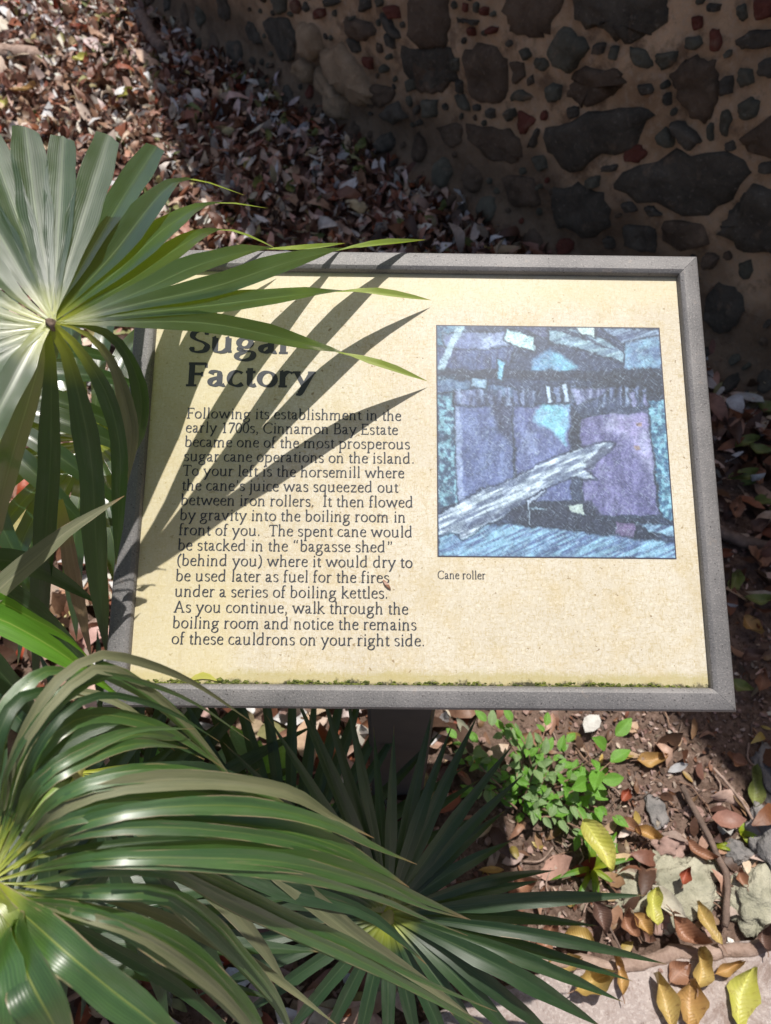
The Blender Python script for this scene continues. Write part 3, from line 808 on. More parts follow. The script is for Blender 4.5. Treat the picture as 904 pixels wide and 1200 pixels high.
GL['I'] = (337, [stem(168, 680, 15), sf(168, 678, 95, 95), sf(168, 12, 95, 95)])
GL['S'] = (525, [C((440, 570), (385, 655), (250, 680), (115, 610), (90, 480), (190, 385), (350, 310), (450, 200), (400, 60), (250, 10), (120, 35), (70, 150)), ('s', [(440, 660), (440, 545)], 1), ('s', [(68, 45), (66, 165)], 1)])
GL['T'] = (613, [stem(305, 675, 15), ('s', [(45, 675), (570, 675)], 1.5), ('s', [(45, 685), (38, 560)], 1.2), ('s', [(570, 685), (578, 560)], 1.2), sf(305, 12, 95, 95)])
GL['0'] = (500, [ring(250, 335, 185, 325)])
GL['1'] = (500, [stem(265, 670, 15), ('s', [(125, 600), (265, 672)], 1.5), sf(265, 12, 105, 105)])
GL['7'] = (500, [('s', [(60, 655), (450, 655)], 2.0), C((450, 650), (330, 400), (210, 100), (170, -10)), ('s', [(62, 660), (52, 560)], 1.2)])
GL['.'] = (250, [('d', [(120, 45)], 1)])
GL[','] = (250, [('d', [(120, 45)], 1), ('s', [(150, 40), (130, -60), (85, -120)], 1.6)])
GL['\u2019'] = (278, [('d', [(140, 640)], 1), ('s', [(168, 640), (155, 560), (110, 480)], 1.6)])
GL['\u201c'] = (500, [('d', [(130, 560)], 1), ('s', [(105, 560), (120, 630), (180, 700)], 1.6), ('d', [(310, 560)], 1), ('s', [(285, 560), (300, 630), (360, 700)], 1.6)])
GL['\u201d'] = (500, [('d', [(160, 640)], 1), ('s', [(188, 640), (175, 560), (130, 480)], 1.6), ('d', [(340, 640)], 1), ('s', [(368, 640), (355, 560), (310, 480)], 1.6)])
GL['('] = (333, [C((290, 725), (170, 600), (105, 420), (105, 180), (170, -10), (290, -130))])
GL[')'] = (333, [C((45, 725), (165, 600), (230, 420), (230, 180), (165, -10), (45, -130))])
GL[' '] = (262, [])
def glyph_line(text, x0, x1, ybase, em, bold, verts, faces, cover=0.0004):
    adv = sum(GL[ch][0] for ch in text) / 1000 * em
    sx = (x1 - x0) / adv
    cur = x0; layer = 0
    A, B = (104, 40) if not bold else (158, 60)
    phi = math.radians(18)
    for ch in text:
        a, strokes = GL[ch]
        for kind, pts, wf in strokes:
            layer = (layer + 1) % 9
            zz = cover + 0.00003 * layer
            pts = [Vector((p[0], p[1], 0)) for p in pts]
            if kind == 's' and len(pts) == 2 and abs(pts[0].y - pts[1].y) < 1 and pts[0].y < 20 or kind == 's' and len(pts) == 2 and abs(pts[0].y - pts[1].y) < 1 and (pts[1].x - pts[0].x) < 200:
                e_ = 18 if not bold else 40
                pts[0].x -= e_; pts[1].x += e_; wf = 1.3 if not bold else 1.05
            if kind == 'd':
                r = 50 if not bold else 85
                c0 = pts[0]; b = len(verts)
                for i in range(8):
                    an = i * math.pi / 4
                    verts.append((cur + (c0.x + r * math.cos(an)) * em / 1000 * sx, ybase + (c0.y + r * math.sin(an)) * em / 1000, zz))
                faces.append(tuple(range(b, b + 8))); continue
            if kind in 'co': pts = catmull(pts, 4 if kind == 'c' else 1)
            n = len(pts); b = len(verts)
            for i, p in enumerate(pts):
                if kind == 'o': t = pts[(i + 1) % (n - 1)] - pts[(i - 1) % (n - 1)]
                else: t = pts[min(i + 1, n - 1)] - pts[max(i - 1, 0)]
                t.normalize(); nn = Vector((-t.y, t.x, 0))
                if kind in 's': w = B * 1.05 * wf
                elif kind == 'h': w = B * (1.3 + 0.9 * i / (n - 1))
                elif kind == 'l': w = A * 0.75
                else:
                    w = math.hypot(A * (nn.x * math.cos(phi) - nn.y * math.sin(phi)), B * (nn.x * math.sin(phi) + nn.y * math.cos(phi)))
                for sg in (1, -1):
                    q = p + nn * (w / 2 * sg)
                    verts.append((cur + q.x * em / 1000 * sx, ybase + q.y * em / 1000, zz))
            for i in range(n - 1): faces.append((b + 2 * i, b + 2 * i + 1, b + 2 * i + 3, b + 2 * i + 2))
        cur += a / 1000 * em * sx
vs, fs = [], []
glyph_line('Sugar', -0.2655, -0.1440, 0.1340, 0.0395, True, vs, fs)
glyph_line('Factory', -0.2665, -0.1195, 0.0932, 0.0395, True, vs, fs)
o = smake('title_lettering', vs, fs, M['ink'])
BODY = [('Following its establishment in the', -0.0214), ('early 1700s, Cinnamon Bay Estate', -0.0250), ('became one of the most prosperous', -0.0115),
        ('sugar cane operations on the island.', -0.0065), ('To your left is the horsemill where', -0.0178), ('the cane\u2019s juice was squeezed out', -0.0245),
        ('between iron rollers.  It then flowed', -0.0075), ('by gravity into the boiling room in', -0.0160), ('front of you.  The spent cane would', -0.0082),
        ('be stacked in the \u201cbagasse shed\u201d', -0.0296), ('(behind you) where it would dry to', -0.0085), ('be used later as fuel for the fires', -0.0335),
        ('under a series of boiling kettles.', -0.0348), ('As you continue, walk through the', -0.0130), ('boiling room and notice the remains', -0.0042), ('of these cauldrons on your right side.', 0.0045)]
vs, fs = [], []
for i, (t, xr) in enumerate(BODY):
    glyph_line(t, -0.2628, xr + 0.001, 0.0545 - i * 0.01667, 0.0176, False, vs, fs)
smake('body_lettering', vs, fs, M['ink'])
vs, fs = [], []
glyph_line('Cane roller', 0.0188, 0.0710, -0.1238, 0.0125, False, vs, fs)
smake('caption_lettering', vs, fs, M['ink'])

# --- the printed photograph of the cane roller: colours of the print, sample by sample
NXP = 300; NYP = 310
yy, xx = np.mgrid[0:NYP, 0:NXP]
U = xx / (NXP - 1); V = yy / (NYP - 1)          # V down
# to the tracing frame
X = 84 + U * (694 + 52 * V); Y = 84 + V * 722 + U * 5 * V
def vnoise(fx, fy, seed, ang=0.0):
    r = np.random.RandomState(seed)
    ca, sa = math.cos(ang), math.sin(ang)
    x = (X * ca + Y * sa) * fx + 1000; y = (-X * sa + Y * ca) * fy + 1000
    g = r.rand(256, 256)
    xi = np.floor(x).astype(int); yi = np.floor(y).astype(int); fx_ = x - xi; fy_ = y - yi
    fx_ = fx_ * fx_ * (3 - 2 * fx_); fy_ = fy_ * fy_ * (3 - 2 * fy_)
    a = g[yi % 256, xi % 256]; b = g[yi % 256, (xi + 1) % 256]; c = g[(yi + 1) % 256, xi % 256]; d = g[(yi + 1) % 256, (xi + 1) % 256]
    return (a * (1 - fx_) + b * fx_) * (1 - fy_) + (c * (1 - fx_) + d * fx_) * fy_
def fbm(f, seed, ang=0, asp=1.0):
    return sum(vnoise(f * 2 ** i, f * asp * 2 ** i, seed + i, ang) / 2 ** i for i in range(4)) / 1.875
img = np.zeros((NYP, NXP, 3)); img[:] = (42, 46, 84)
wx = (fbm(0.025, 5) - 0.5) * 16 + (fbm(0.12, 6) - .5) * 9; wy = (fbm(0.025, 15) - 0.5) * 16 + (fbm(0.12, 16) - .5) * 9
XW, YW = X + wx, Y + wy
def paint(poly, colr, soft=5, a=1.0, tex=None, warp=True, col2=None):
    px_, py_ = (XW, YW) if warp else (X, Y)
    inside = np.zeros(X.shape, bool); dist = np.full(X.shape, 1e9)
    n = len(poly)
    for i in range(n):
        x1, y1 = poly[i]; x2, y2 = poly[i - 1]
        if y1 != y2:
            inside ^= ((y1 > py_) != (y2 > py_)) & (px_ < (x2 - x1) * (py_ - y1) / (y2 - y1) + x1)
        L2 = (x2 - x1) ** 2 + (y2 - y1) ** 2 or 1
        t = np.clip(((px_ - x1) * (x2 - x1) + (py_ - y1) * (y2 - y1)) / L2, 0, 1)
        dist = np.minimum(dist, np.hypot(px_ - x1 - t * (x2 - x1), py_ - y1 - t * (y2 - y1)))
    sd = np.where(inside, dist, -dist)
    if a >= 1 and soft <= 10:
        ao = np.clip(1 - np.abs(sd) / 6.0, 0, 1)[..., None] * 0.75
        img[:] = img * (1 - ao) + np.array((26, 28, 52)) * ao
    al = np.clip(0.5 + (sd - (3 if a >= 1 and soft <= 10 else 0)) / soft, 0, 1) * a
    c = np.array(colr, float)[None, None] * np.ones(X.shape + (1,))
    if tex is not None: c = c * (1 - tex[..., None]) + np.array(col2, float) * tex[..., None]
    img[:] = img * (1 - al[..., None]) + c * al[..., None]
T1 = np.clip((fbm(0.03, 40) - 0.35) * 3, 0, 1); TS = np.clip((fbm(0.016, 60, -0.42, 9) - 0.35) * 3.2, 0, 1); TV = np.clip((fbm(0.02, 80, 1.57, 4) - 0.35) * 3, 0, 1)
TF = np.clip((fbm(0.09, 90) - 0.38) * 4, 0, 1)
paint([(84, 84), (180, 84), (130, 300), (84, 300)], (70, 112, 150), 12, 0.9, TF, col2=(40, 60, 105))
paint([(84, 160), (330, 140), (300, 235), (84, 240)], (66, 74, 130), 10, 1, TV, col2=(50, 50, 95))
paint([(105, 112), (300, 102), (318, 150), (190, 168), (112, 158)], (128, 140, 186), 8, 1, T1, col2=(88, 94, 150))
paint([(300, 92), (345, 100), (390, 125), (388, 170), (330, 152), (296, 130)], (176, 208, 206), 6, 1, T1, col2=(140, 178, 190))
paint([(345, 84), (430, 84), (440, 130), (390, 120)], (60, 60, 105), 6)
paint([(430, 100), (500, 88), (600, 120), (670, 172), (664, 204), (560, 165), (436, 138)], (128, 158, 178), 6, 1, TS, col2=(80, 100, 135))
paint([(436, 92), (480, 88), (640, 160), (600, 150)], (40, 42, 75), 5, 0.9)
paint([(515, 84), (580, 84), (578, 122), (530, 112)], (176, 196, 196), 5)
paint([(590, 84), (778, 88), (782, 130), (660, 140)], (120, 140, 178), 7, 1, TS, col2=(60, 66, 110))
paint([(672, 135), (778, 112), (784, 226), (664, 220)], (104, 146, 184), 8, 1, T1, col2=(70, 90, 140))
paint([(392, 190), (440, 155), (525, 215), (500, 232), (380, 228)], (92, 158, 194), 14, 1, T1, col2=(74, 110, 160))
paint([(150, 84), (176, 84), (100, 250), (88, 230)], (150, 178, 196), 5, 0.8)
paint([(84, 232), (640, 232), (640, 262), (84, 254)], (34, 34, 62), 8)
paint([(640, 226), (784, 230), (790, 330), (520, 300)], (30, 30, 56), 10)
paint([(84, 262), (200, 262), (330, 290), (320, 320), (84, 305)], (74, 96, 140), 9, 1, T1, col2=(46, 56, 100))
paint([(84, 310), (136, 306), (150, 650), (88, 668)], (96, 144, 170), 8, 1, TF, col2=(40, 58, 96))
paint([(138, 300), (230, 290), (226, 350), (138, 352)], (104, 108, 160), 7, 1, TV, col2=(54, 52, 90))
paint([(138, 350), (320, 340), (322, 600), (152, 650)], (84, 92, 150), 9, 1, TV, col2=(66, 70, 128))
paint([(138, 352), (156, 352), (170, 640), (150, 650)], (120, 130, 178), 5, 0.8)
paint([(240, 300), (318, 330), (318, 470), (270, 420)], (44, 42, 78), 22, 0.9)
paint([(318, 345), (500, 340), (506, 640), (332, 642)], (86, 90, 152), 8, 1, TV, col2=(66, 66, 124))
paint([(392, 360), (420, 340), (494, 342), (486, 470), (450, 430), (400, 404), (380, 390)], (98, 176, 206), 12, 0.95, T1, col2=(108, 150, 196))
paint([(350, 420), (400, 420), (396, 500), (350, 500)], (130, 140, 186), 14, 0.5, TF, col2=(80, 84, 140))
paint([(500, 345), (530, 380), (540, 520), (498, 500)], (28, 28, 54), 8)
paint([(526, 382), (600, 366), (744, 364), (777, 680), (542, 686)], (98, 86, 146), 6, 1, TV, col2=(76, 64, 122))
paint([(630, 372), (742, 368), (762, 555), (712, 500), (690, 440), (600, 420)], (150, 142, 192), 26, 0.85, T1, col2=(126, 108, 168))
paint([(742, 325), (797, 322), (832, 705), (780, 690)], (98, 156, 186), 6, 1, TF, col2=(40, 74, 118))
for q in range(24):
    if not 10 <= q <= 13: paint([(146 + q * 25, 292 + q % 3 * 5 - (12 if q > 15 else 0)), (160 + q * 25, 288 + q % 2 * 8 - (12 if q > 15 else 0)), (162 + q * 25, 342), (149 + q * 25, 344)], ((122, 136, 184), (84, 92, 146), (104, 112, 164))[q % 3], 5, .9, TV, col2=(50, 52, 96))
for q in range(4): paint([(420 + q * 26, 275 + q % 2 * 8), (440 + q * 26, 275), (446 + q * 26, 335), (428 + q * 26, 338)], (150, 168, 200) if q % 2 == 0 else (90, 100, 150), 5)
paint([(196, 256), (244, 256), (240, 290), (196, 288)], (112, 140, 176), 6)
paint([(272, 190), (296, 200), (290, 268), (270, 262)], (96, 160, 200), 6)
paint([(500, 290), (625, 280), (600, 310), (520, 344)], (116, 116, 168), 8, 1, TV, col2=(60, 58, 104))
paint([(680, 300), (700, 295), (712, 350), (696, 350)], (110, 104, 160), 6); paint([(722, 300), (738, 300), (748, 345), (732, 350)], (96, 90, 146), 6)
paint([(330, 640), (560, 640), (600, 690), (776, 690), (780, 760), (380, 740), (300, 690)], (34, 32, 60), 9)
paint([(640, 700), (700, 700), (700, 760), (630, 756)], (92, 66, 116), 6)
paint([(360, 656), (420, 656), (418, 668), (360, 668)], (110, 130, 160), 4)
paint([(480, 652), (544, 646), (542, 680), (496, 674)], (150, 160, 158), 4)
paint([(84, 726), (300, 706), (560, 734), (834, 764), (834, 810), (84, 810)], (108, 152, 190), 8, 1, TS, col2=(66, 80, 134))
paint([(700, 700), (826, 712), (830, 750), (740, 734)], (110, 150, 184), 7, 1, TS, col2=(60, 70, 112))
log = [(84, 684), (200, 620), (330, 566), (450, 505), (560, 468), (604, 456), (636, 458), (612, 500), (545, 540), (584, 574), (500, 572), (400, 610), (372, 640), (250, 710), (160, 756), (150, 740), (84, 745)]
paint(log, (176, 188, 208), 5, 1, TS, col2=(84, 90, 128))
paint([(150, 745), (380, 640), (372, 625), (200, 700)], (48, 48, 84), 8, 0.6)
paint([(540, 520), (606, 474), (630, 480), (560, 545)], (60, 58, 92), 6, 0.85)
paint([(360, 636), (420, 600), (426, 606), (372, 650), (374, 710), (366, 710)], (140, 150, 180), 3)
for q, (cx_, cy_) in enumerate(((712, 402), (708, 470))): paint([(cx_ - 7, cy_ - 6), (cx_ + 7, cy_ - 6), (cx_ + 7, cy_ + 6), (cx_ - 7, cy_ + 6)], (130, 90, 80), 4, 0.9)
# scuffs and grain in the old print
img = img * (0.86 + 0.42 * (fbm(0.05, 220) - 0.3))[..., None]
img += (fbm(0.22, 200)[..., None] - 0.5) * 60
cr = np.clip((0.035 - np.abs(fbm(0.03, 230, -0.4, 3) - 0.5)) * 26, 0, 1) * 0.45
img = img * (1 - cr[..., None]) + np.array((36, 38, 66)) * cr[..., None]
g_ = img.mean(-1, keepdims=True); img = g_ + (img - g_) * 0.70; img = img * 1.08 + np.array((2, 16, 16))
sc = np.clip((vnoise(0.5, 0.06, 300, -0.9) - 0.78) * 6, 0, 1) * 0.42 + np.clip((vnoise(0.45, 0.05, 310, 0.5) - 0.80) * 7, 0, 1) * 0.4 + np.clip((vnoise(0.55, 0.07, 320, -1.5) - 0.84) * 7, 0, 1) * 0.3
sc = np.clip(sc, 0, 0.75)
img = img * (1 - sc[..., None]) + np.array((168, 190, 208)) * sc[..., None]
dk = np.clip((vnoise(0.5, 0.09, 330, -0.6) - 0.82) * 6, 0, 1) * 0.4
img = img * (1 - dk[..., None]) + np.array((30, 32, 58)) * dk[..., None]
img = np.clip(img, 0, 255) / 255.0
bw = (np.minimum(np.minimum(U, 1 - U) * NXP, np.minimum(V, 1 - V) * NYP) < 1.3)
img[bw] = (0.17, 0.16, 0.22)
img = np.clip(img, 0, 1)
lin = np.where(img <= 0.04045, img / 12.92, ((img + 0.055) / 1.055) ** 2.4) * 1.0
x0, x1, y0, y1 = 0.0190, 0.2792, 0.1716, -0.1000
vs = np.stack([x0 + (x1 - x0) * U.ravel(), y0 + (y1 - y0) * V.ravel(), np.full(U.size, 0.0004)], 1).tolist()
fs = [(j * NXP + i, (j + 1) * NXP + i, (j + 1) * NXP + i + 1, j * NXP + i + 1) for j in range(NYP - 1) for i in range(NXP - 1)]
smake('photo_print', vs, fs, M['print'], cols=np.concatenate([lin.reshape(-1, 3), np.ones((U.size, 1))], 1))

# algae crust and specks lying along the lower lip
ra = random.Random(3); vs, fs = [], []
for i in range(520):
    t = ra.random(); xx_ = -0.30 + 0.60 * t
    if noise.noise(Vector((xx_ * 16, 0, 0))) < -0.15 and ra.random() < 0.8: continue
    r = ra.uniform(0.0006, 0.0022) * (1.6 if xx_ < -0.16 and ra.random() < 0.4 else 1); yy_ = -PH / 2 + 0.0012 + ra.random() ** 2 * 0.004
    b = len(vs)
    for q in range(5):
        a = q * 1.2566 + ra.random(); vs.append((xx_ + math.cos(a) * r * 1.5, yy_ + math.sin(a) * r, 0.0002))
    vs.append((xx_, yy_, 0.0004 + r * 0.9)); fs += [(b + q, b + (q + 1) % 5, b + 5) for q in range(5)]
tag(smake('algae_crust', vs, fs, M['algae']), kind='stuff')
# ------------------------------------------------------------------ fan palms
def blade(parent, pts, width, N0, N1=None, prof='pt', mat='palm', fold=0.22, nseg=16, label=None, wmin=0.05, tw0=0.55, seed=0, name='leaflet', wob=1.0):
    """one palm segment: V-folded strip along a spline; width in metres"""
    cen, L = resample(catmull(pts, 6), nseg)
    N0 = Vector(N0).normalized(); N1 = Vector(N1).normalized() if N1 is not None else N0
    rnd = random.Random(seed * 7919 + int(L * 1e5))
    vs, uv, fs = [], [], []
    K = 7
    ph = rnd.random() * 10
    for i, c in enumerate(cen):
        t = i / nseg
        T = (cen[min(i + 1, nseg)] - cen[max(i - 1, 0)]).normalized()
        s = min(1, max(0, (t - tw0) / (1 - tw0))); s = s * s * (3 - 2 * s)
        N = N0.lerp(N1, s)
        N = (N - T * N.dot(T))
        if N.length < 1e-4: N = Vector((0, 0, 1)) - T * T.z
        N.normalize(); side = T.cross(N)
        if prof == 'pt':
            w = min(1, wmin + t / 0.46) if t < 0.5 else 1
            if t > 0.55: w = max(0.0, 1 - ((t - 0.55) / 0.45) ** 1.35)
        elif prof == 'long':
            w = min(1, wmin + t / 0.36)
            if t > 0.74: w = max(0.0, 1 - ((t - 0.74) / 0.26) ** 1.5)
        elif prof == 'cut':
            w = min(1, wmin + t / 0.55)
            if t > 0.85: w = 1 - (t - 0.85) * 1.5
        elif prof == 'hang':
            w = min(1, 0.25 + t / 0.35)
            if t > 0.62: w = max(0.0, 1 - ((t - 0.62) / 0.38) ** 1.5)
        elif prof == 'strap':
            w = min(1, 0.35 + t / 0.3)
            if t > 0.45: w = max(0.0, 1 - ((t - 0.45) / 0.55) ** 1.6)
        w *= width * (1 + 0.05 * wob * math.sin(t * 23 + ph))
        hw = max(w / 2, 0.0002)
        for k in range(K):
            u = k / (K - 1); q = (u - 0.5) * 2
            h = abs(q) * fold * hw - 0.06 * hw * (1 - abs(q)) + 0.05 * hw * wob * math.sin(t * 31 + q * 3 + ph) * abs(q)
            p = c + side * (q * hw) + N * h
            if prof == 'cut' and i == nseg: p = p + T * (hw * (0.55 * (1 - abs(q)) - 0.5 * u + rnd.uniform(-0.08, 0.08)))
            vs.append(p); uv.append((u, t * L))
    for i in range(nseg):
        for k in range(K - 1):
            a = i * K + k; fs.append((a, a + 1, a + K + 1, a + K))
    o = make(name, vs, fs, M[mat], parent, smooth=True, origin=cen[0], uvs=uv, cols=[(i // K / nseg if prof != 'cut' else 0, 0, 0, 1) for i in range(len(vs))])
    if label: o['label'] = label
    return o
def petiole(name, pts, r0, r1, parent, mat='petiole'):
    c = catmull(pts, 6); n = len(c)
    vs, fs = tube_geo(c, [r0 + (r1 - r0) * i / (n - 1) for i in range(n)], 8, flat=0.6)
    return make(name, vs, fs, M[mat], parent, smooth=True, origin=c[-1])
def hastula(parent, c, N, r=0.012, mat='hastula'):
    N = Vector(N).normalized(); a = N.cross(Vector((0.3, 1, 0.1))).normalized(); b = N.cross(a)
    vs, fs = [], []
    for j, (rr, h) in enumerate(((1.0, -0.004), (0.9, 0.001), (0.45, 0.006))):
        for i in range(10):
            an = i * math.pi / 5; q = r * rr * (1 + 0.25 * math.sin(an * 3 + 1))
            vs.append(c + a * math.cos(an) * q + b * math.sin(an) * q + N * h)
    vs.append(c + N * 0.004)
    for j in range(2):
        for i in range(10): fs.append((j * 10 + i, j * 10 + (i + 1) % 10, j * 10 + 10 + (i + 1) % 10, j * 10 + 10 + i))
    for i in range(10): fs.append((20 + i, 20 + (i + 1) % 10, 30))
    return make('hastula', vs, fs, M[mat], parent, smooth=True)
def pxpath(hub, pts, dh, dt, ex=1.15):
    """pixel points -> world, depth easing from hub depth to tip depth by length (gives places on one arching leaf)"""
    allp = [hub] + [p[:2] for p in pts]
    L = [0]
    for a, b in zip(allp, allp[1:]): L.append(L[-1] + math.hypot(b[0] - a[0], b[1] - a[1]))
    out = []
    for i, (p, l) in enumerate(zip(allp, L)):
        t = l / L[-1]
        d = dh + (dt - dh) * (t ** ex)
        if i > 0 and len(pts[i - 1]) > 2: d = pts[i - 1][2]
        out.append(P(p[0], p[1], d))
    return out
def trunk(parent, x, y, h, r, seed=0):
    pts = [Vector((x + 0.01 * math.sin(i), y + 0.008 * math.cos(i * 1.3), -0.03 + (h + 0.03) * i / 8)) for i in range(9)]
    vs, fs = tube_geo(pts, [r * (1.15 - 0.2 * i / 8) for i in range(9)], 12, wob=0.3)
    return make('trunk', vs, fs, M['fibre'], parent, smooth=True)

# ---- palm 1: tall one on the left, glossy fan reaching over the sign
p1 = empty('fan_palm', (-0.62, 0.42, 0.0))
tag(p1, 'tall fan palm left of the sign whose glossy silvery fan reaches over its corner', 'fan palm')
trunk(p1, -0.62, 0.42, 0.62, 0.038)
HA = (60, 380); DA = 0.585
hubA = P(HA[0], HA[1], DA)
fr = petiole('frond', [Vector((-0.62, 0.42, 0.60)), Vector((-0.54, 0.50, 0.84)), Vector((-0.36, 0.56, 1.06)), hubA - Vector((0, 0, 0.006))], 0.009, 0.005, p1)
fr['label'] = 'glossy green fan frond with yellow centre'
UPA = (0.06, -0.35, 0.94)
LT = (0.0, 0.95, 0.25)
A_ = [
 ([(45, 270), (30, 150)], 0.86, 38, 'cut', None, 'palm'),
 ([(68, 275), (74, 162)], 0.86, 34, 'cut', None, 'palm'),
 ([(92, 272), (127, 160)], 0.86, 36, 'cut', None, 'palm'),
 ([(112, 285), (150, 222), (183, 172)], 0.84, 36, 'cut', None, 'palm'),
 ([(130, 300), (190, 225), (225, 210), (287, 229)], 0.82, 33, 'pt', (0, .5, .9), 'palm'),
 ([(140, 315), (200, 262), (250, 238), (314, 244)], 0.83, 32, 'pt', (0, .6, .8), 'palm'),
 ([(150, 330), (205, 292), (250, 269), (290, 276), (325, 292)], 0.84, 29, 'pt', (0, .7, .7), 'palm'),
 ([(160, 343), (230, 311), (300, 292), (350, 292), (405, 285)], 0.86, 25, 'long', LT, 'palm'),
 ([(160, 356), (250, 336), (340, 306), (400, 292), (450, 285), (499, 281)], 0.865, 25, 'long', LT, 'palm'),
 ([(160, 367), (250, 357), (330, 347), (400, 341), (455, 344), (506, 352)], 0.851, 25, 'long', LT, 'palm'),
 ([(150, 377), (240, 378), (320, 393), (380, 408), (440, 425), (502, 447)], 0.831, 25, 'long', LT, 'palm'),
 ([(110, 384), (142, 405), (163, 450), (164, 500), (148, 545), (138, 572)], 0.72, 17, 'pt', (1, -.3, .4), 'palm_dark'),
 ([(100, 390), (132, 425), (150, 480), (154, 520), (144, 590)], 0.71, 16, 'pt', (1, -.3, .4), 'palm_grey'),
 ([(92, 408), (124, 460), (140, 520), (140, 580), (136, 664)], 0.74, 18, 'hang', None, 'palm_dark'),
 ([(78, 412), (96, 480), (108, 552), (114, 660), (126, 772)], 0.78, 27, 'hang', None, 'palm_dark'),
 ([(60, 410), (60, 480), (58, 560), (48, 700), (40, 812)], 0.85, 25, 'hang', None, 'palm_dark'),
 ([(52, 405), (36, 460), (18, 520), (0, 590), (-15, 670)], 0.82, 30, 'hang', None, 'palm'),
 ([(42, 400), (15, 450), (-15, 510), (-50, 600)], 0.80, 34, 'hang', None, 'palm'),
 ([(35, 398), (-10, 430), (-60, 490), (-110, 570)], 0.80, 36, 'pt', None, 'palm'),
 ([(25, 395), (-40, 420), (-110, 460), (-170, 520)], 0.80, 36, 'pt', None, 'palm'),
 ([(15, 388), (-50, 400), (-140, 420), (-220, 450)], 0.80, 36, 'pt', None, 'palm'),
 ([(15, 380), (-50, 375), (-140, 372), (-230, 380)], 0.80, 36, 'pt', None, 'palm'),
 ([(15, 372), (-50, 350), (-140, 325), (-220, 310)], 0.80, 36, 'pt', None, 'palm'),
 ([(20, 362), (-40, 325), (-110, 280), (-180, 250)], 0.80, 38, 'pt', None, 'palm'),
 ([(25, 350), (-20, 300), (-70, 240), (-120, 200)], 0.82, 40, 'pt', None, 'palm'),
 ([(32, 330), (0, 275), (-35, 215), (-70, 170)], 0.84, 42, 'pt', None, 'palm'),
 ([(38, 300), (14, 235), (-12, 165), (-25, 150)], 0.85, 44, 'cut', None, 'palm'),
]
def glint(p, T, side_off=0.0):
    c = (Vector((0, 0, CAM_H)) - p).normalized(); h = (c + SUN).normalized()
    h = (h - T * h.dot(T)).normalized()
    return (h + T.cross(h) * side_off).normalized()
C0 = Vector((0, 0, CAM_H))
HP = ((C0 - hubA).normalized() + SUN).normalized()      # the fan's face, tilted as it is so that it catches the sun
HP = (HP + Vector((0.02, 0.03, 0))).normalized()
def plane_path(hub, pts, dt, ex):
    allp = [hub] + [p[:2] for p in pts]; L = [0]
    for a, b in zip(allp, allp[1:]): L.append(L[-1] + math.hypot(b[0] - a[0], b[1] - a[1]))
    out = []
    for p, l in zip(allp, L):
        r = ray(p[0], p[1]); pd = (hubA - C0).dot(HP) / r.dot(HP); t = (l / L[-1]) ** ex
        out.append(C0 + r * (pd + 0.02 * t if dt is None else pd * (1 - t) + dt * t))
    return out
for i, (pts, dt, wpx, prof_, n1, mt) in enumerate(A_):
    w = wpx * (0.5 * DA + 0.5 * dt) / FPX * 1.12
    hubp = (HA[0] + 5 * math.cos(i), HA[1] + 3 * math.sin(i))
    if 3 <= i < 11: path = plane_path(hubp, pts, dt, 2.2 if i > 6 else 1.5)
    elif i < 3 or i > 16: path = plane_path(hubp, pts, None, 1.5)
    else: path = pxpath(hubp, pts, DA, dt, 1.2)
    if i < 3 or i > 16: w = wpx * 0.60 / FPX * (1.08 if i < 3 else 0.86)
    elif i < 7: w = wpx * 0.68 / FPX * 1.05
    Tm = (path[2] - path[1]).normalized()
    N_ = glint(path[1].lerp(path[2], 0.5), Tm, 0.07 * (-1) ** i + 0.05 * math.sin(i * 2.7)) if not 11 <= i <= 15 else Vector((0, -.6, .8))
    blade(fr, path, w, N_, n1, prof_, mt, seed=i, fold=(0.13 + 0.07 * ((i * 37) % 10) / 10), tw0=0.34)
hastula(fr, hubA, (0, -0.3, 1), 0.0042, 'fibre')

def auto_frond(parent, hub, normal, R, n, a0, a1, width, mat, seed, droop=0.10, pet=None, up_hint=None, label=None):
    r = random.Random(seed)
    N = Vector(normal).normalized(); X = Vector((1, 0, 0)); X = (X - N * X.dot(N)).normalized(); Y = N.cross(X)
    f = petiole('frond', pet + [hub - N * 0.005], 0.008, 0.004, parent)
    if label: f['label'] = label
    for i in range(n):
        a = math.radians(a0 + (a1 - a0) * (i + 0.5 + r.uniform(-0.2, 0.2)) / n)
        L = R * r.uniform(0.85, 1.05)
        d = X * math.cos(a) + Y * math.sin(a)
        dr = droop * r.uniform(0.6, 1.5)
        sw = r.uniform(-0.06, 0.06)
        e = N.cross(d)
        pts = [hub + d * L * t + e * (sw * L * t * t) + N * (0.03 * math.sin(t * 3.1)) - Vector((0, 0, 1)) * dr * t ** 2.4 for t in (0, 0.25, 0.5, 0.75, 1)]
        blade(f, pts, width * r.uniform(0.85, 1.1), N, N * 0.8 + Vector((0, -0.4 * r.random(), 0)), 'pt', mat, seed=seed * 100 + i)
    hastula(f, hub, N, 0.010)
    return f
# smaller frond seen below it
auto_frond(p1, P(110, 516, 1.06), (0.1, -0.35, 1), 0.30, 26, -180, 180, 0.030, 'palm', 21, 0.05, [Vector((-0.62, 0.42, 0.58)), Vector((-0.55, 0.43, 0.68))], label='small low frond in broken light')
auto_frond(p1, P(-60, 470, 0.95), (0.2, -0.2, 1), 0.27, 22, -180, 180, 0.030, 'palm', 22, 0.06, [Vector((-0.62, 0.42, 0.60)), Vector((-0.60, 0.50, 0.72))])

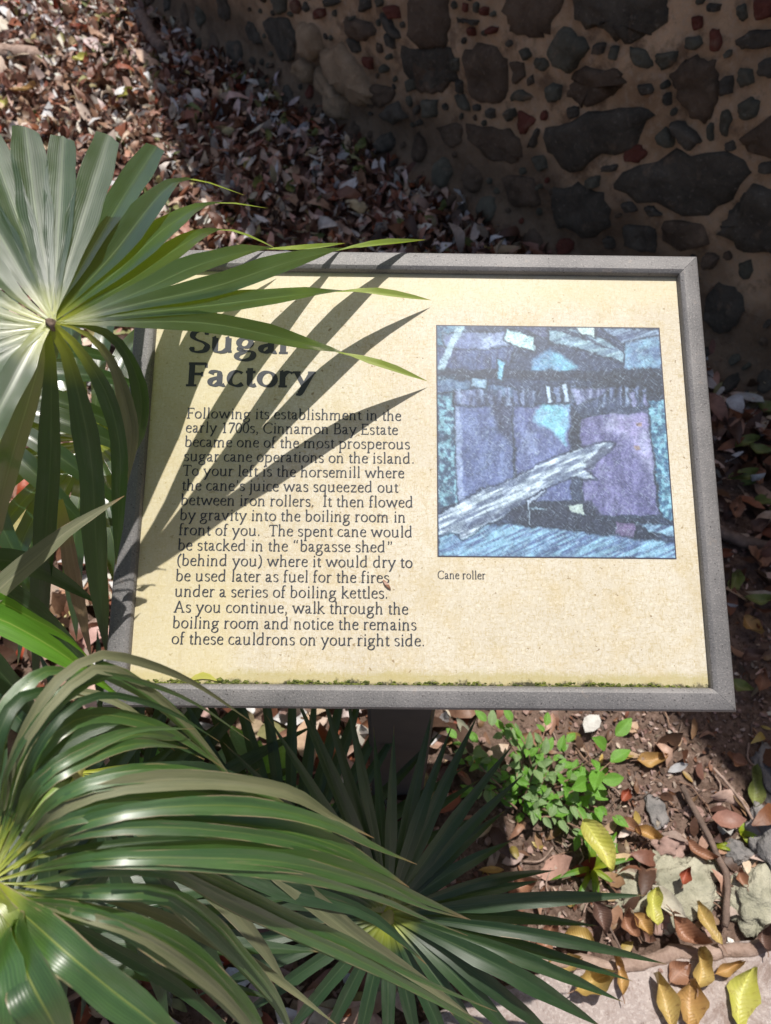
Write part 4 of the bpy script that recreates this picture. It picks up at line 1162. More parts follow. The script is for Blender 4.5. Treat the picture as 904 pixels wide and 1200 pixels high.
# ---- palm 2: in the near left corner, large worn leaf bending right
p2 = empty('fan_palm', (-0.66, -0.05, 0.0))
tag(p2, 'near fan palm in the lower left corner with broad bent leaves and browned edges', 'fan palm')
trunk(p2, -0.66, -0.05, 0.72, 0.045)
HB = (-15, 1035); DB = 0.52
hubB = P(HB[0], HB[1], DB)
fb = petiole('frond', [Vector((-0.66, -0.05, 0.70)), Vector((-0.55, -0.03, 0.86)), Vector((-0.40, 0.0, 1.0)), hubB - Vector((0, 0, 0.01))], 0.012, 0.007, p2)
fb['label'] = 'large worn frond with bent segments'
CF = Vector((0.15, -0.34, 0.93))
B_ = [  # pts, tipdepth, width px, N1, mat
 ([(0, 960), (10, 900, .50), (50, 820, .50), (90, 780, .52), (133, 768, .54), (221, 797, .60), (298, 848, .66)], .66, 17, (.1, -.6, .8), 'palm_grey', .3),
 ([(5, 955), (20, 890, .50), (60, 830, .50), (100, 795, .52), (130, 788, .54), (188, 823, .58), (238, 873, .62), (284, 935, .66)], .66, 26, (.5, -.3, .7), 'palm_front', .3),
 ([(-10, 940), (-5, 870, .50), (20, 815, .51), (60, 785, .53), (105, 800, .56)], .58, 40, (.3, -.3, .8), 'palm_front', .3),
 ([(12, 960), (40, 890, .50), (80, 848, .51), (130, 838, .54), (200, 858, .58), (262, 900, .62)], .62, 30, (.1, -.2, 1), 'palm_front', .3),
 ([(18, 975), (50, 915, .50), (110, 880, .52), (165, 860, .55), (222, 868, .60)], .60, 34, (0, -.3, 1), 'palm_front', .3),
 ([(25, 985), (70, 935, .49), (140, 912, .50), (230, 912, .53), (310, 935, .57), (380, 975, .62)], .62, 36, (.2, -.1, 1), 'palm_front', .3),
 ([(30, 990), (70, 958, .49), (150, 936, .50), (250, 940, .53), (340, 955, .57), (392, 985, .61), (432, 1015, .64)], .64, 48, (.4, -.2, .9), 'palm_front', .3),
 ([(40, 1000), (90, 975, .49), (180, 962, .50), (300, 968, .54), (385, 988, .58), (440, 1015, .62), (480, 1040, .65)], .65, 40, (.3, -.3, .9), 'palm_front', .3),
 ([(40, 1020), (110, 1005, .49), (220, 1000, .51), (340, 1004, .55), (440, 1030, .60), (500, 1056, .63), (552, 1078, .65)], .65, 42, (0, -.7, .7), 'palm_front', .3),
 ([(40, 1035), (110, 1022, .50), (200, 1022, .52), (260, 1050, .56), (332, 1085, .60), (415, 1122, .64), (500, 1166, .68), (585, 1210, .72)], .72, 38, (.2, -.6, .7), 'palm_front', .3),
 ([(40, 1048), (110, 1046, .49), (190, 1048, .51), (235, 1075, .54), (280, 1120, .58), (325, 1175, .62), (350, 1230, .66)], .66, 38, (.5, -.1, .7), 'palm_front', .3),
 ([(30, 1055), (90, 1068, .49), (160, 1088, .50), (230, 1130, .53), (290, 1190, .57), (330, 1260, .62)], .62, 44, (.3, -.5, .7), 'palm_front', .3),
 ([(20, 1065), (70, 1110, .47), (130, 1160, .48), (200, 1215, .50), (260, 1270, .54)], .54, 66, None, 'palm_front', .5),
 ([(10, 1085), (35, 1150, .46), (70, 1215, .47), (110, 1300, .50)], .50, 74, None, 'palm_front', .5),
 ([(-5, 1095), (-5, 1160, .46), (0, 1240, .47), (5, 1320, .50)], .50, 74, None, 'palm_front', .5),
 ([(-25, 1090), (-50, 1160, .46), (-80, 1240, .48), (-100, 1320, .5)], .50, 74, None, 'palm_front', .5),
 ([(-50, 1070), (-110, 1110, .48), (-190, 1160, .5), (-260, 1220, .54)], .54, 70, None, 'palm_front', .5),
 ([(-60, 1040), (-130, 1045, .48), (-210, 1060, .5), (-300, 1090, .54)], .54, 66, None, 'palm_front', .5),
 ([(-60, 1010), (-120, 985, .49), (-200, 970, .5), (-290, 975, .54)], .54, 66, None, 'palm_front', .5),
 ([(-50, 985), (-90, 930, .50), (-150, 890, .51), (-220, 880, .54)], .54, 60, None, 'palm_front', .5),
 ([(-30, 965), (-50, 900, .50), (-70, 840, .51), (-110, 800, .54)], .54, 52, None, 'palm_front', .5),
]
for i, (pts, dt, wpx, n1, mt, tw) in enumerate(B_):
    w = wpx * 0.54 / FPX * (0.70 + 0.1 * math.sin(i * 1.9))
    blade(fb, pxpath(HB, pts, DB, dt), w, CF + Vector((0.1 * math.sin(i * 2.3), 0.08 * math.cos(i), 0)), n1, 'strap' if i > 11 else 'pt', mt, seed=200 + i, fold=0.16, nseg=22, tw0=tw, wob=1.6)
for j, (pts, dt, wpx, mt) in enumerate([
  ([(60, 1000), (200, 985), (330, 995), (455, 1050)], .66, 15, 'palm_dark'), ([(60, 970), (160, 925), (280, 925), (350, 960)], .64, 14, 'palm_grey'),
  ([(50, 1040), (170, 1065), (300, 1130), (400, 1205)], .68, 15, 'palm_grey'), ([(30, 930), (80, 870), (150, 850), (240, 890)], .62, 14, 'palm_dark'),
  ([(40, 1060), (130, 1110), (220, 1165), (300, 1240)], .66, 18, 'palm_dark'), ([(20, 930), (40, 860), (85, 812), (150, 830), (205, 880)], .62, 12, 'palm_grey')]):
    blade(fb, pxpath(HB, pts, DB + 0.02, dt), wpx * 0.6 / FPX, (.1, -.4, .9), (.4, -.3, .8), 'pt', mt, seed=260 + j, nseg=18)
hastula(fb, hubB, CF, 0.008, 'petiole')
# split halves: thin companion strips torn from the broad segments
for i, (pts, dt, wpx, n1, mt, tw) in enumerate(B_[:12]):
    r_ = random.Random(900 + i)
    for q in range(2 if i > 3 else 1):
        o_ = r_.uniform(-26, 26); l_ = r_.uniform(0.82, 1.06)
        p2_ = [(a[0], a[1] + o_ * min(1, j / 3.0) * (1 if abs(a[0] - HB[0]) > 60 else 0.4)) + ((a[2] - 0.008,) if len(a) > 2 else ()) for j, a in enumerate(pts)]
        e0, e1 = p2_[-2], p2_[-1]
        p2_[-1] = (e0[0] + (e1[0] - e0[0]) * l_ + r_.uniform(-8, 8), e0[1] + (e1[1] - e0[1]) * l_ + r_.uniform(-10, 10)) + e1[2:]
        blade(fb, pxpath(HB, p2_, DB, dt), wpx * 0.54 / FPX * r_.uniform(0.28, 0.5), CF + Vector((r_.uniform(-.3, .3), r_.uniform(-.25, .25), 0)), n1, 'pt', r_.choice(['palm_front', 'palm_dark', 'palm_grey', 'palm_front']), seed=940 + i * 3 + q, nseg=20, tw0=tw, wob=1.8)
# second frond of the near palm, off the left edge; its segments stick into view
HF = (-150, 690); DF = 0.60
ff = petiole('frond', [Vector((-0.66, -0.05, 0.70)), Vector((-0.60, 0.05, 0.98)), P(-150, 690, 0.605)], 0.012, 0.006, p2)
F_ = [
 ([(-60, 730), (20, 672), (80, 622), (146, 581)], .68, 24, (0, -.5, 1), 'palm_grey', 'strap', 'grey-green fading segment'),
 ([(-80, 710), (-10, 722), (50, 752), (100, 786), (148, 822)], .60, 30, (.2, -.9, .3), 'palm_lime', 'pt', 'bright lit segment with brown tip'),
 ([(-80, 690), (-10, 702), (40, 726), (80, 748), (105, 772)], .66, 18, (.2, -.9, .2), 'palm_lime', 'pt', None),
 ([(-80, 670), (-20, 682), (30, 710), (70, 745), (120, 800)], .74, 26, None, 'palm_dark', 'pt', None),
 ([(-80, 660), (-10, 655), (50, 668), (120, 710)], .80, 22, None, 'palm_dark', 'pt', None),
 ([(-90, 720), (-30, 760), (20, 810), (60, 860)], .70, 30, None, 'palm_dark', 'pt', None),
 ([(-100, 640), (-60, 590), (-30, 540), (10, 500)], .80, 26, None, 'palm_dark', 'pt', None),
 ([(-140, 760), (-130, 830), (-130, 900)], .72, 34, None, 'palm_front', 'pt', None),
 ([(-200, 680), (-270, 690), (-340, 720)], .72, 34, None, 'palm_front', 'pt', None),
 ([(-180, 630), (-220, 570), (-250, 520)], .74, 34, None, 'palm_front', 'pt', None),
 ([(-180, 740), (-240, 800), (-290, 870)], .74, 34, None, 'palm_front', 'pt', None),
]
for i, (pts, dt, wpx, n1, mt, pf, lb) in enumerate(F_):
    blade(ff, pxpath(HF, pts, DF, dt), wpx * dt / FPX * 1.1, (0, -0.4, 0.9), n1, pf, mt, seed=300 + i, tw0=0.3, label=lb)
blade(fr, [P(72, 585, .80), P(82, 640, .80), P(96, 710, .81), P(108, 775, .82)], 0.028, (-.5, -.7, .5), None, 'strap', 'palm_dry', seed=411, label='dry brown folded segment')
# deep frond behind, upright dark segments
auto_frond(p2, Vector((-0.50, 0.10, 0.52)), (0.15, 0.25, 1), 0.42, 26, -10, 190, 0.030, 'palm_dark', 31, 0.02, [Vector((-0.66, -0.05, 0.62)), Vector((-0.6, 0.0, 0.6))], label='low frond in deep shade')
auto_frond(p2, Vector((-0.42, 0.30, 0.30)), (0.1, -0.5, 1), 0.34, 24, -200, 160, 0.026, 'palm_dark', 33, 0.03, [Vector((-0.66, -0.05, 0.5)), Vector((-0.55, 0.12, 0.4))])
# long pale segments crossing under the near leaf
HG = (90, 905); DG = 0.74
fg = petiole('frond', [Vector((-0.66, -0.05, 0.66)), Vector((-0.5, 0.05, 0.80)), P(HG[0], HG[1], DG + .01)], 0.010, 0.005, p2)
for i, (pts, dt, wpx, mt) in enumerate([
  ([(180, 925), (268, 975), (340, 1032), (420, 1097), (500, 1153), (570, 1205)], .84, 20, 'palm_grey'),
  ([(170, 950), (240, 1000), (330, 1040), (430, 1070), (500, 1130)], .82, 22, 'palm_dark'),
  ([(150, 960), (230, 1020), (300, 1100), (340, 1160)], .84, 22, 'palm_grey'),
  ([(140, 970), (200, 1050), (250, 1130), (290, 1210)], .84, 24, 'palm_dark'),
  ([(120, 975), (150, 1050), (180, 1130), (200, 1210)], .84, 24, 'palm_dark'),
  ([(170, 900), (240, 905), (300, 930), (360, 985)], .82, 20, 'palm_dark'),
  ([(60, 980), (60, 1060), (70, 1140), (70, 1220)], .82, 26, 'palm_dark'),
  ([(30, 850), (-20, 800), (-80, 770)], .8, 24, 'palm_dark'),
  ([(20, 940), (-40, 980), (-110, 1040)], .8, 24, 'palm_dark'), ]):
    blade(fg, pxpath(HG, pts, DG, dt), wpx * dt / FPX * 1.1, (0, -0.5, 0.9), (.3, -.6, .7), 'pt', mt, seed=500 + i, tw0=0.3)
hastula(fg, P(HG[0], HG[1], DG), (0, -.3, 1), 0.008)

# ---- palm 3: low fan in the shadow under the sign
HC = (455, 1072); DC = 1.11
hubC = P(HC[0], HC[1], DC)
p3 = empty('fan_palm', (hubC.x - 0.05, hubC.y + 0.02, 0.0))
tag(p3, 'low dark fan palm in the shade under the sign, narrow segments all round', 'fan palm')
trunk(p3, hubC.x - 0.05, hubC.y + 0.02, 0.16, 0.035)
fc = petiole('frond', [Vector((hubC.x - 0.05, hubC.y + 0.02, 0.14)), Vector((hubC.x - 0.03, hubC.y + 0.02, hubC.z - 0.12)), hubC - Vector((0, 0, 0.008))], 0.010, 0.006, p3)
C_ = [  # tip px, tip depth, width px, bend
 ((312, 838), 1.00, 19, 0), ((340, 800), 1.02, 17, 0), ((360, 832), 1.02, 19, 0), ((374, 800), 1.04, 18, 0), ((404, 800), 1.05, 17, 0.0),
 ((438, 852), 1.12, 15, 0), ((462, 850), 1.10, 17, 0), ((507, 832), 1.12, 19, 0), ((530, 850), 1.14, 18, 0.03), ((560, 838), 1.14, 20, .02), ((602, 872), 1.15, 19, .02),
 ((614, 907), 1.16, 19, .02), ((592, 950), 1.20, 18, .03), ((600, 985), 1.20, 19, .03), ((632, 1032), 1.18, 19, 0), ((650, 1020), 1.24, 15, .06), ((758, 1049), 1.16, 22, .015), ((700, 1085), 1.22, 16, .02),
 ((782, 1130), 1.20, 17, .03), ((742, 1150), 1.22, 15, .02), ((730, 1174), 1.20, 19, .03), ((706, 1204), 1.18, 26, .04), ((660, 1225), 1.20, 22, .03), ((620, 1235), 1.20, 21, .03), ((575, 1240), 1.20, 20, 0.02),
 ((535, 1250), 1.20, 20, 0), ((495, 1250), 1.20, 19, 0), ((455, 1250), 1.2, 19, 0), ((415, 1248), 1.2, 19, 0), ((370, 1240), 1.2, 19, 0), ((325, 1225), 1.2, 19, 0),
 ((270, 1200), 1.18, 19, 0), ((225, 1170), 1.16, 19, 0), ((190, 1130), 1.14, 19, 0), ((180, 1090), 1.12, 19, 0), ((190, 1045), 1.10, 19, 0), ((195, 1000), 1.08, 19, 0), ((205, 955), 1.06, 19, 0), ((222, 910), 1.04, 19, 0), ((262, 870), 1.02, 19, 0),
]
for i, (tip, dt, wpx, bend) in enumerate(C_):
    dt -= 0.09; t3 = P(tip[0], tip[1], dt); dv = t3 - hubC
    pts = [hubC + dv * t + Vector((0, 0, 1)) * (0.16 * dv.length * math.sin(math.pi * t) * 0.5 + bend * math.sin(math.pi * t)) for t in (0, 0.25, 0.5, 0.75, 1)]
    r_ = random.Random(i)
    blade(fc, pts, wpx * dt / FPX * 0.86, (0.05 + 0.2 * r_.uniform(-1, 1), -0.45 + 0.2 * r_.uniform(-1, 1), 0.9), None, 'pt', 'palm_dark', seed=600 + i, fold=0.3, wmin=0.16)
hastula(fc, hubC + Vector((0, 0, 0.004)), (0, -0.3, 1), 0.014)
# young folded spear leaf and sheath at the heart of this palm
blade(fc, [hubC + Vector((-0.035, 0.035, 0.02)), hubC + Vector((-0.02, 0.02, 0.03)), hubC + Vector((-0.008, 0.0, 0.02))], 0.05, (0, -.4, 1), None, 'strap', 'palm_grey', seed=700, name='leaf_sheath')
# upright blades behind the sign's lower edge
auto_frond(p3, Vector((hubC.x - 0.16, hubC.y + 0.05, 0.26)), (0.0, -0.1, 1), 0.36, 22, 10, 200, 0.022, 'palm_dark', 41, -0.10, [Vector((hubC.x - 0.05, hubC.y + 0.02, 0.14)), Vector((hubC.x - 0.1, hubC.y + 0.03, 0.2))])
# ------------------------------------------------------------------ leaf litter (uncountable), one mesh
def litter(name, n, region, size, dens_fn, palette, seed, z0=0.0, zr=0.03, tilt=0.5):
    r = np.random.RandomState(seed)
    xs = r.uniform(region[0], region[1], n); ys = r.uniform(region[2], region[3], n)
    keep = np.array([dens_fn(x, y, q) for x, y, q in zip(xs, ys, r.rand(n))])
    xs, ys = xs[keep], ys[keep]; m = len(xs)
    # template: 3 across x 5 along, pointed ellipse
    us = np.array([0, .22, .5, .78, 1.0]); wv = np.array([0.06, .75, 1.0, .72, 0.03])
    tpl = np.array([[(u - .5), q * w * 0.5, 0] for u, w in zip(us, wv) for q in (-1, 0, 1)])
    L = size * r.uniform(0.55, 1.35, m); W = L * r.uniform(0.26, 0.56, m)
    curl = r.normal(0, 0.9, m); cup = r.normal(0.35, 0.6, m)
    v = np.repeat(tpl[None], m, 0)
    lx = v[..., 0] * L[:, None]; ly = v[..., 1] * W[:, None]
    lz = curl[:, None] * (v[..., 0] ** 2) * L[:, None] * 0.9 + cup[:, None] * (v[..., 1] ** 2) * W[:, None] * 1.5 + r.normal(0, 0.02, (m, 15)) * L[:, None]
    yaw = r.uniform(0, 2 * np.pi, m); rx = r.normal(0, tilt, m); ry = r.normal(0, tilt, m)
    # rotate about x then y then z
    y1 = ly * np.cos(rx)[:, None] - lz * np.sin(rx)[:, None]; z1 = ly * np.sin(rx)[:, None] + lz * np.cos(rx)[:, None]
    x2 = lx * np.cos(ry)[:, None] + z1 * np.sin(ry)[:, None]; z2 = -lx * np.sin(ry)[:, None] + z1 * np.cos(ry)[:, None]
    x3 = x2 * np.cos(yaw)[:, None] - y1 * np.sin(yaw)[:, None]; y3 = x2 * np.sin(yaw)[:, None] + y1 * np.cos(yaw)[:, None]
    z = z2 - z2.min(1)[:, None] * 0.75 + (z0 + zr * r.rand(m) ** 1.3)[:, None] - 0.006
    V = np.stack([x3 + xs[:, None], y3 + ys[:, None], z], -1).reshape(-1, 3)
    q = np.array([(a * 3 + b, a * 3 + b + 1, a * 3 + b + 4, a * 3 + b + 3) for a in range(4) for b in range(2)])
    F = (np.arange(m)[:, None, None] * 15 + q[None]).reshape(-1, 4)
    pal = np.array([p[0] for p in palette]); pr = np.array([p[1] for p in palette], float); pr /= pr.sum()
    ci = r.choice(len(pal), m, p=pr); c = pal[ci] * r.uniform(0.65, 1.3, (m, 1)) * r.uniform(0.92, 1.08, (m, 3))
    cols = np.concatenate([np.repeat(np.clip(c, 0, 0.66), 15, 0), np.ones((m * 15, 1))], 1)
    me = bpy.data.meshes.new(name)
    me.vertices.add(len(V)); me.vertices.foreach_set('co', V.astype(np.float32).ravel())
    me.loops.add(F.size); me.loops.foreach_set('vertex_index', F.astype(np.int32).ravel())
    me.polygons.add(len(F)); me.polygons.foreach_set('loop_start', np.arange(0, F.size, 4, dtype=np.int32))
    me.update(calc_edges=True)
    me.polygons.foreach_set('use_smooth', [True] * len(F))
    a = me.color_attributes.new('Col', 'FLOAT_COLOR', 'POINT'); a.data.foreach_set('color', cols.astype(np.float32).ravel())
    me.materials.append(M['litter'])
    o = bpy.data.objects.new(name, me); COL.objects.link(o)
    return o
def wall_d(x, y): return (Vector((x, y, 0)) - WO).dot(WN)
def bare(x, y):  # bare soil strip along the path right of the sign
    return x > 0.12 + 0.25 * (y - 0.3) and x < 1.6 and y < 0.78 + 0.25 * noise.noise(Vector((x * 3, y * 3, 0)))
def dens_main(x, y, q):
    if wall_d(x, y) < 0.0 and y < 4.75: return False
    if on_path(x, y): return False
    if bare(x, y): return q < 0.10
    if x > 0.3 and y < 1.3: return q < 0.5
    return True
PAL = [((0.36, 0.20, 0.14), 4), ((0.58, 0.40, 0.31), 4.5), ((0.84, 0.68, 0.60), 5.5), ((0.17, 0.075, 0.045), 5.5), ((0.07, 0.035, 0.022), 5), ((0.25, 0.09, 0.045), 3),
       ((0.36, 0.07, 0.03), 0.12), ((0.36, 0.33, 0.14), 0.5), ((0.15, 0.20, 0.06), 0.35), ((0.42, 0.34, 0.20), 0.8), ((0.50, 0.46, 0.36), 0.5)]
tag(litter('leaf_litter', 30000, (-3.2, 1.9, -0.1, 5.3), 0.075, dens_main, PAL, 3, 0, 0.035, 0.55), 'deep litter of curled dry brown and pinkish leaves covering the ground', 'leaf litter', kind='stuff')
tag(litter('leaf_litter', 14000, (-3.2, 0.9, 1.9, 5.6), 0.055, dens_main, PAL, 5, 0.012, 0.05, 0.75), 'topmost scatter of small curled dry leaves on the far ground', 'leaf litter', kind='stuff')
tag(litter('leaf_litter', 7000, (-10, 6, 5.0, 16), 0.13, lambda x, y, q: True, PAL, 9, 0.0, 0.05, 0.4), 'leaf litter on the ground beyond the wall', 'leaf litter', kind='stuff')
tag(litter('leaf_litter', 2200, (-3.2, 1.7, 0.2, 5.0), 0.105, dens_main, PAL, 27, 0.02, 0.03, 0.35), 'larger dry leaves lying on top of the litter', 'leaf litter', kind='stuff')
tag(litter('leaf_litter', 7000, (-8, -3.1, -1.5, 5.6), 0.10, lambda x, y, q: not on_path(x, y), PAL, 37, 0.0, 0.05, 0.45), 'leaf litter on the open ground far left of the sign', 'leaf litter', kind='stuff')
# crumbs of bark and leaf on the bare soil and path edge
def dens_crumb(x, y, q):
    if wall_d(x, y) < 0.02: return False
    if on_path(x, y - 0.03): return q < 0.012
    if on_path(x, y - 0.12): return q < 0.8
    return q < (0.55 if bare(x, y) else 0.2)
PALC = [((0.26, 0.16, 0.12), 4), ((0.13, 0.08, 0.06), 5), ((0.40, 0.30, 0.25), 3), ((0.52, 0.42, 0.36), 1), ((0.20, 0.09, 0.05), 2)]
tag(litter('leaf_crumbs', 26000, (-0.2, 1.5, -0.25, 1.25), 0.014, dens_crumb, PALC, 13, 0.0, 0.006, 0.4), 'fine crumbs of bark and broken leaf on the bare soil', 'leaf crumbs', kind='stuff')

PALS = [((0.30, 0.17, 0.10), 4), ((0.14, 0.075, 0.05), 4), ((0.42, 0.29, 0.20), 3), ((0.40, 0.28, 0.08), 1.2), ((0.5, 0.40, 0.33), 1.2)]
tag(litter('leaf_scraps', 900, (0.05, 1.3, 0.0, 0.9), 0.040, lambda x, y, q: (not on_path(x, y - 0.01)) and wall_d(x, y) > 0.02 and q < (0.9 if on_path(x, y - 0.22) else 0.35), PALS, 31, 0.002, 0.012, 0.4), 'torn dry leaf scraps lying between the stones and along the path edge', 'leaf scraps', kind='stuff')
# pebbles (gravel)
def rock_geo(c, r, seed, flat=0.6, sub=2, rough=0.22):
    bm = bmesh.new(); bmesh.ops.create_icosphere(bm, subdivisions=sub, radius=1.0)
    vs = []
    for v in bm.verts:
        n = v.co.normalized()
        k_ = 1 + rough * noise.noise(n * 1.6 + Vector((seed * 3.1, 0, 0))) * 1.6 + rough * 0.6 * noise.noise(n * 4.5 + Vector((seed, 5, 0))) + rough * 0.3 * noise.noise(n * 13 + Vector((seed, 2, 0)))
        p = Vector((n.x * r[0], n.y * r[1], n.z * r[2])) * k_
        vs.append(p)
    fs = [tuple(v.index for v in f.verts) for f in bm.faces]
    bm.free()
    a = (seed * 1.37) % 6.28
    vs = [Vector((p.x * math.cos(a) - p.y * math.sin(a), p.x * math.sin(a) + p.y * math.cos(a), p.z)) + c for p in vs]
    return vs, fs
rp = random.Random(8); vs, fs = [], []
for i in range(700):
    x_ = rp.uniform(-0.1, 1.4); y_ = rp.uniform(0.0, 1.1)
    if on_path(x_, y_ - 0.01) and rp.random() < 0.93: continue
    r = rp.uniform(0.0025, 0.009) * (1.5 if rp.random() < 0.05 else 1)
    v2, f2 = rock_geo(Vector((x_, y_, (0.02 if on_path(x_, y_) else gz(x_, y_)) + r * 0.4)), (r, r * rp.uniform(.6, 1), r * 0.7), i, sub=1, rough=0.4)
    b = len(vs); vs += v2; fs += [tuple(a + b for a in f) for f in f2]
tag(make('gravel', vs, fs, M['pinkstone'], origin=(0, 0, 0)), 'small gravel scattered in the soil by the path', 'gravel', kind='stuff')

# ------------------------------------------------------------------ stones
def stone(px, py, wpx, hpx, mat, label, group=None, hz=0.5, seed=1, rot=None, name='stone'):
    c = G(px, py, 0.01); d = (c - Vector((0, 0, CAM_H))).dot(Vector((0, CP, -SP)))
    rx = wpx * d / FPX / 2; ry = hpx * d / FPX / 2 / 0.9
    c.z = min(rx, ry) * hz * 0.35 + gz(c.x, c.y)
    vs, fs = rock_geo(Vector((0, 0, 0)), (rx, ry, min(rx, ry) * hz), seed, sub=4, rough=0.34)
    a = -((seed * 1.37) % 6.28) + math.radians(rot or 0)
    vs = [Vector((p.x * math.cos(a) - p.y * math.sin(a), p.x * math.sin(a) + p.y * math.cos(a), p.z)) + c for p in vs]
    o = make(name, vs, fs, M[mat], smooth=True, origin=c)
    return tag(o, label, 'stone', group)
stone(805, 1038, 92, 62, 'palestone', 'large pale lichened stone beside the yellow leaf near the path edge', None, .45, 3, 15)
stone(748, 1046, 64, 44, 'palestone', 'flat pale stone under the tip of the dark palm segment', None, .4, 12, 0)
stone(889, 1058, 58, 66, 'palestone', 'pale grey-green stone at the right edge just above the root', None, .6, 5, -20)
stone(786, 991, 36, 26, 'pinkstone', 'pinkish rounded stone above the large pale stone', None, .7, 6)
stone(762, 1006, 28, 20, 'palestone', 'small whitish stone between the yellow leaf and the pinkish stone', None, .8, 7)
stone(771, 949, 22, 36, 'greystone', 'upright small grey stone among soil right of the shrub', None, .6, 8)
stone(866, 997, 26, 22, 'greystone', 'small dark grey stone below the twig', None, .7, 9)
stone(780, 1078, 36, 24, 'pinkstone', 'small brown stone directly below the large pale stone', None, .6, 10)
stone(908, 985, 60, 80, 'greystone', 'dark grey stone cut by the right edge of the picture', None, .5, 11)
stone(905, 910, 34, 60, 'greystone', 'weathered grey stone in shade at the right edge', None, .5, 13)
stone(894, 1138, 22, 11, 'greystone', 'tiny dark pebble on the path near the right edge', None, .8, 14)
stone(815, 950, 22, 15, 'pinkstone', 'small reddish stone in the shaded soil', None, .8, 16)
stone(748, 1160, 7, 10, 'shell', 'small white chip lying on the path', None, .8, 17)
stone(861, 1104, 9, 9, 'shell', 'small white chip on the root', None, .8, 18)
stone(36, 30, 52, 26, 'greystone', 'flat grey stone in the sunlit litter at the upper left', None, .5, 19, 12)
stone(12, 48, 40, 18, 'palestone', 'small pale stone beside the log at the upper left', None, .5, 20, 0)
stone(60, 3, 60, 16, 'greystone', 'grey stone at the top edge left of the grass', None, .5, 21, 0)
# ------------------------------------------------------------------ root, log, sticks
def stick(name, pts_px, r, mat, label, cat, z=0.012, sides=8, group=None, taper=1.0, wob=0.35):
    pts = catmull([G(a, b, z + (r if len(q) == 0 else q[0])) for a, b, *q in pts_px], 6)
    n = len(pts)
    pts = [p + Vector((noise.noise(p * 30), noise.noise(p * 30 + Vector((9, 0, 0))), 0)) * r * 0.6 for p in pts]
    vs, fs = tube_geo(pts, [r * (1 + (taper - 1) * i / (n - 1)) for i in range(n)], sides, wob=wob)
    return tag(make(name, vs, fs, M[mat], smooth=True), label, cat, group)
stick('tree_root', [(560, 1118), (610, 1126), (660, 1128), (735, 1132), (780, 1120), (835, 1115), (888, 1110), (960, 1100), (1040, 1080)], 0.0135, 'bark', 'pale surface root running along the edge of the path', 'root', 0.0, 10)
stick('fallen_twig', [(800, 920), (823, 967), (846, 1010), (853, 1030), (850, 1085)], 0.0065, 'darkbark', 'brown bent twig lying upright beside the large pale stone', 'twig')
stick('fallen_twig', [(700, 1060), (722, 1100), (745, 1150), (768, 1178)], 0.0022, 'darkbark', 'thin dark twig pointing down on to the path', 'twig', wob=.1)
stick('fallen_branch', [(838, 618), (870, 634), (905, 640), (960, 632)], 0.016, 'darkbark', 'dark curved branch in the shade right of the sign', 'branch')
stick('fallen_log', [(-60, 78), (-20, 66), (20, 62), (46, 68)], 0.042, 'bark', 'pale end of a log in the sunlit litter at the left edge', 'log', taper=.8)
stick('fallen_branch', [(166, 18), (176, 38), (190, 60)], 0.032, 'darkbark', 'short grey branch stub in the shaded litter by the wall foot', 'branch', 0.03, taper=.9)
stick('fallen_twig', [(836, 900), (870, 940), (905, 1000)], 0.003, 'bark', 'thin pale twig in the shaded soil by the right edge', 'twig', wob=.1)
rt = random.Random(14)
for i in range(46):
    px_, py_ = rt.uniform(640, 900), rt.uniform(845, 1075)
    a = rt.random() * 6.28; L = rt.uniform(14, 46); bx_, by_ = math.cos(a) * L, math.sin(a) * L
    k2 = rt.uniform(-.25, .25)
    stick('loose_twig', [(px_, py_), (px_ + bx_ * .5 - by_ * k2, py_ + by_ * .5 + bx_ * k2), (px_ + bx_, py_ + by_)], rt.uniform(0.0008, 0.0022), rt.choice(['bark', 'stem', 'darkbark']),
          'thin loose twig among the soil crumbs right of the shrub', 'twig', 0.004, 5, 'thin twigs strewn on the bare soil', wob=.1)
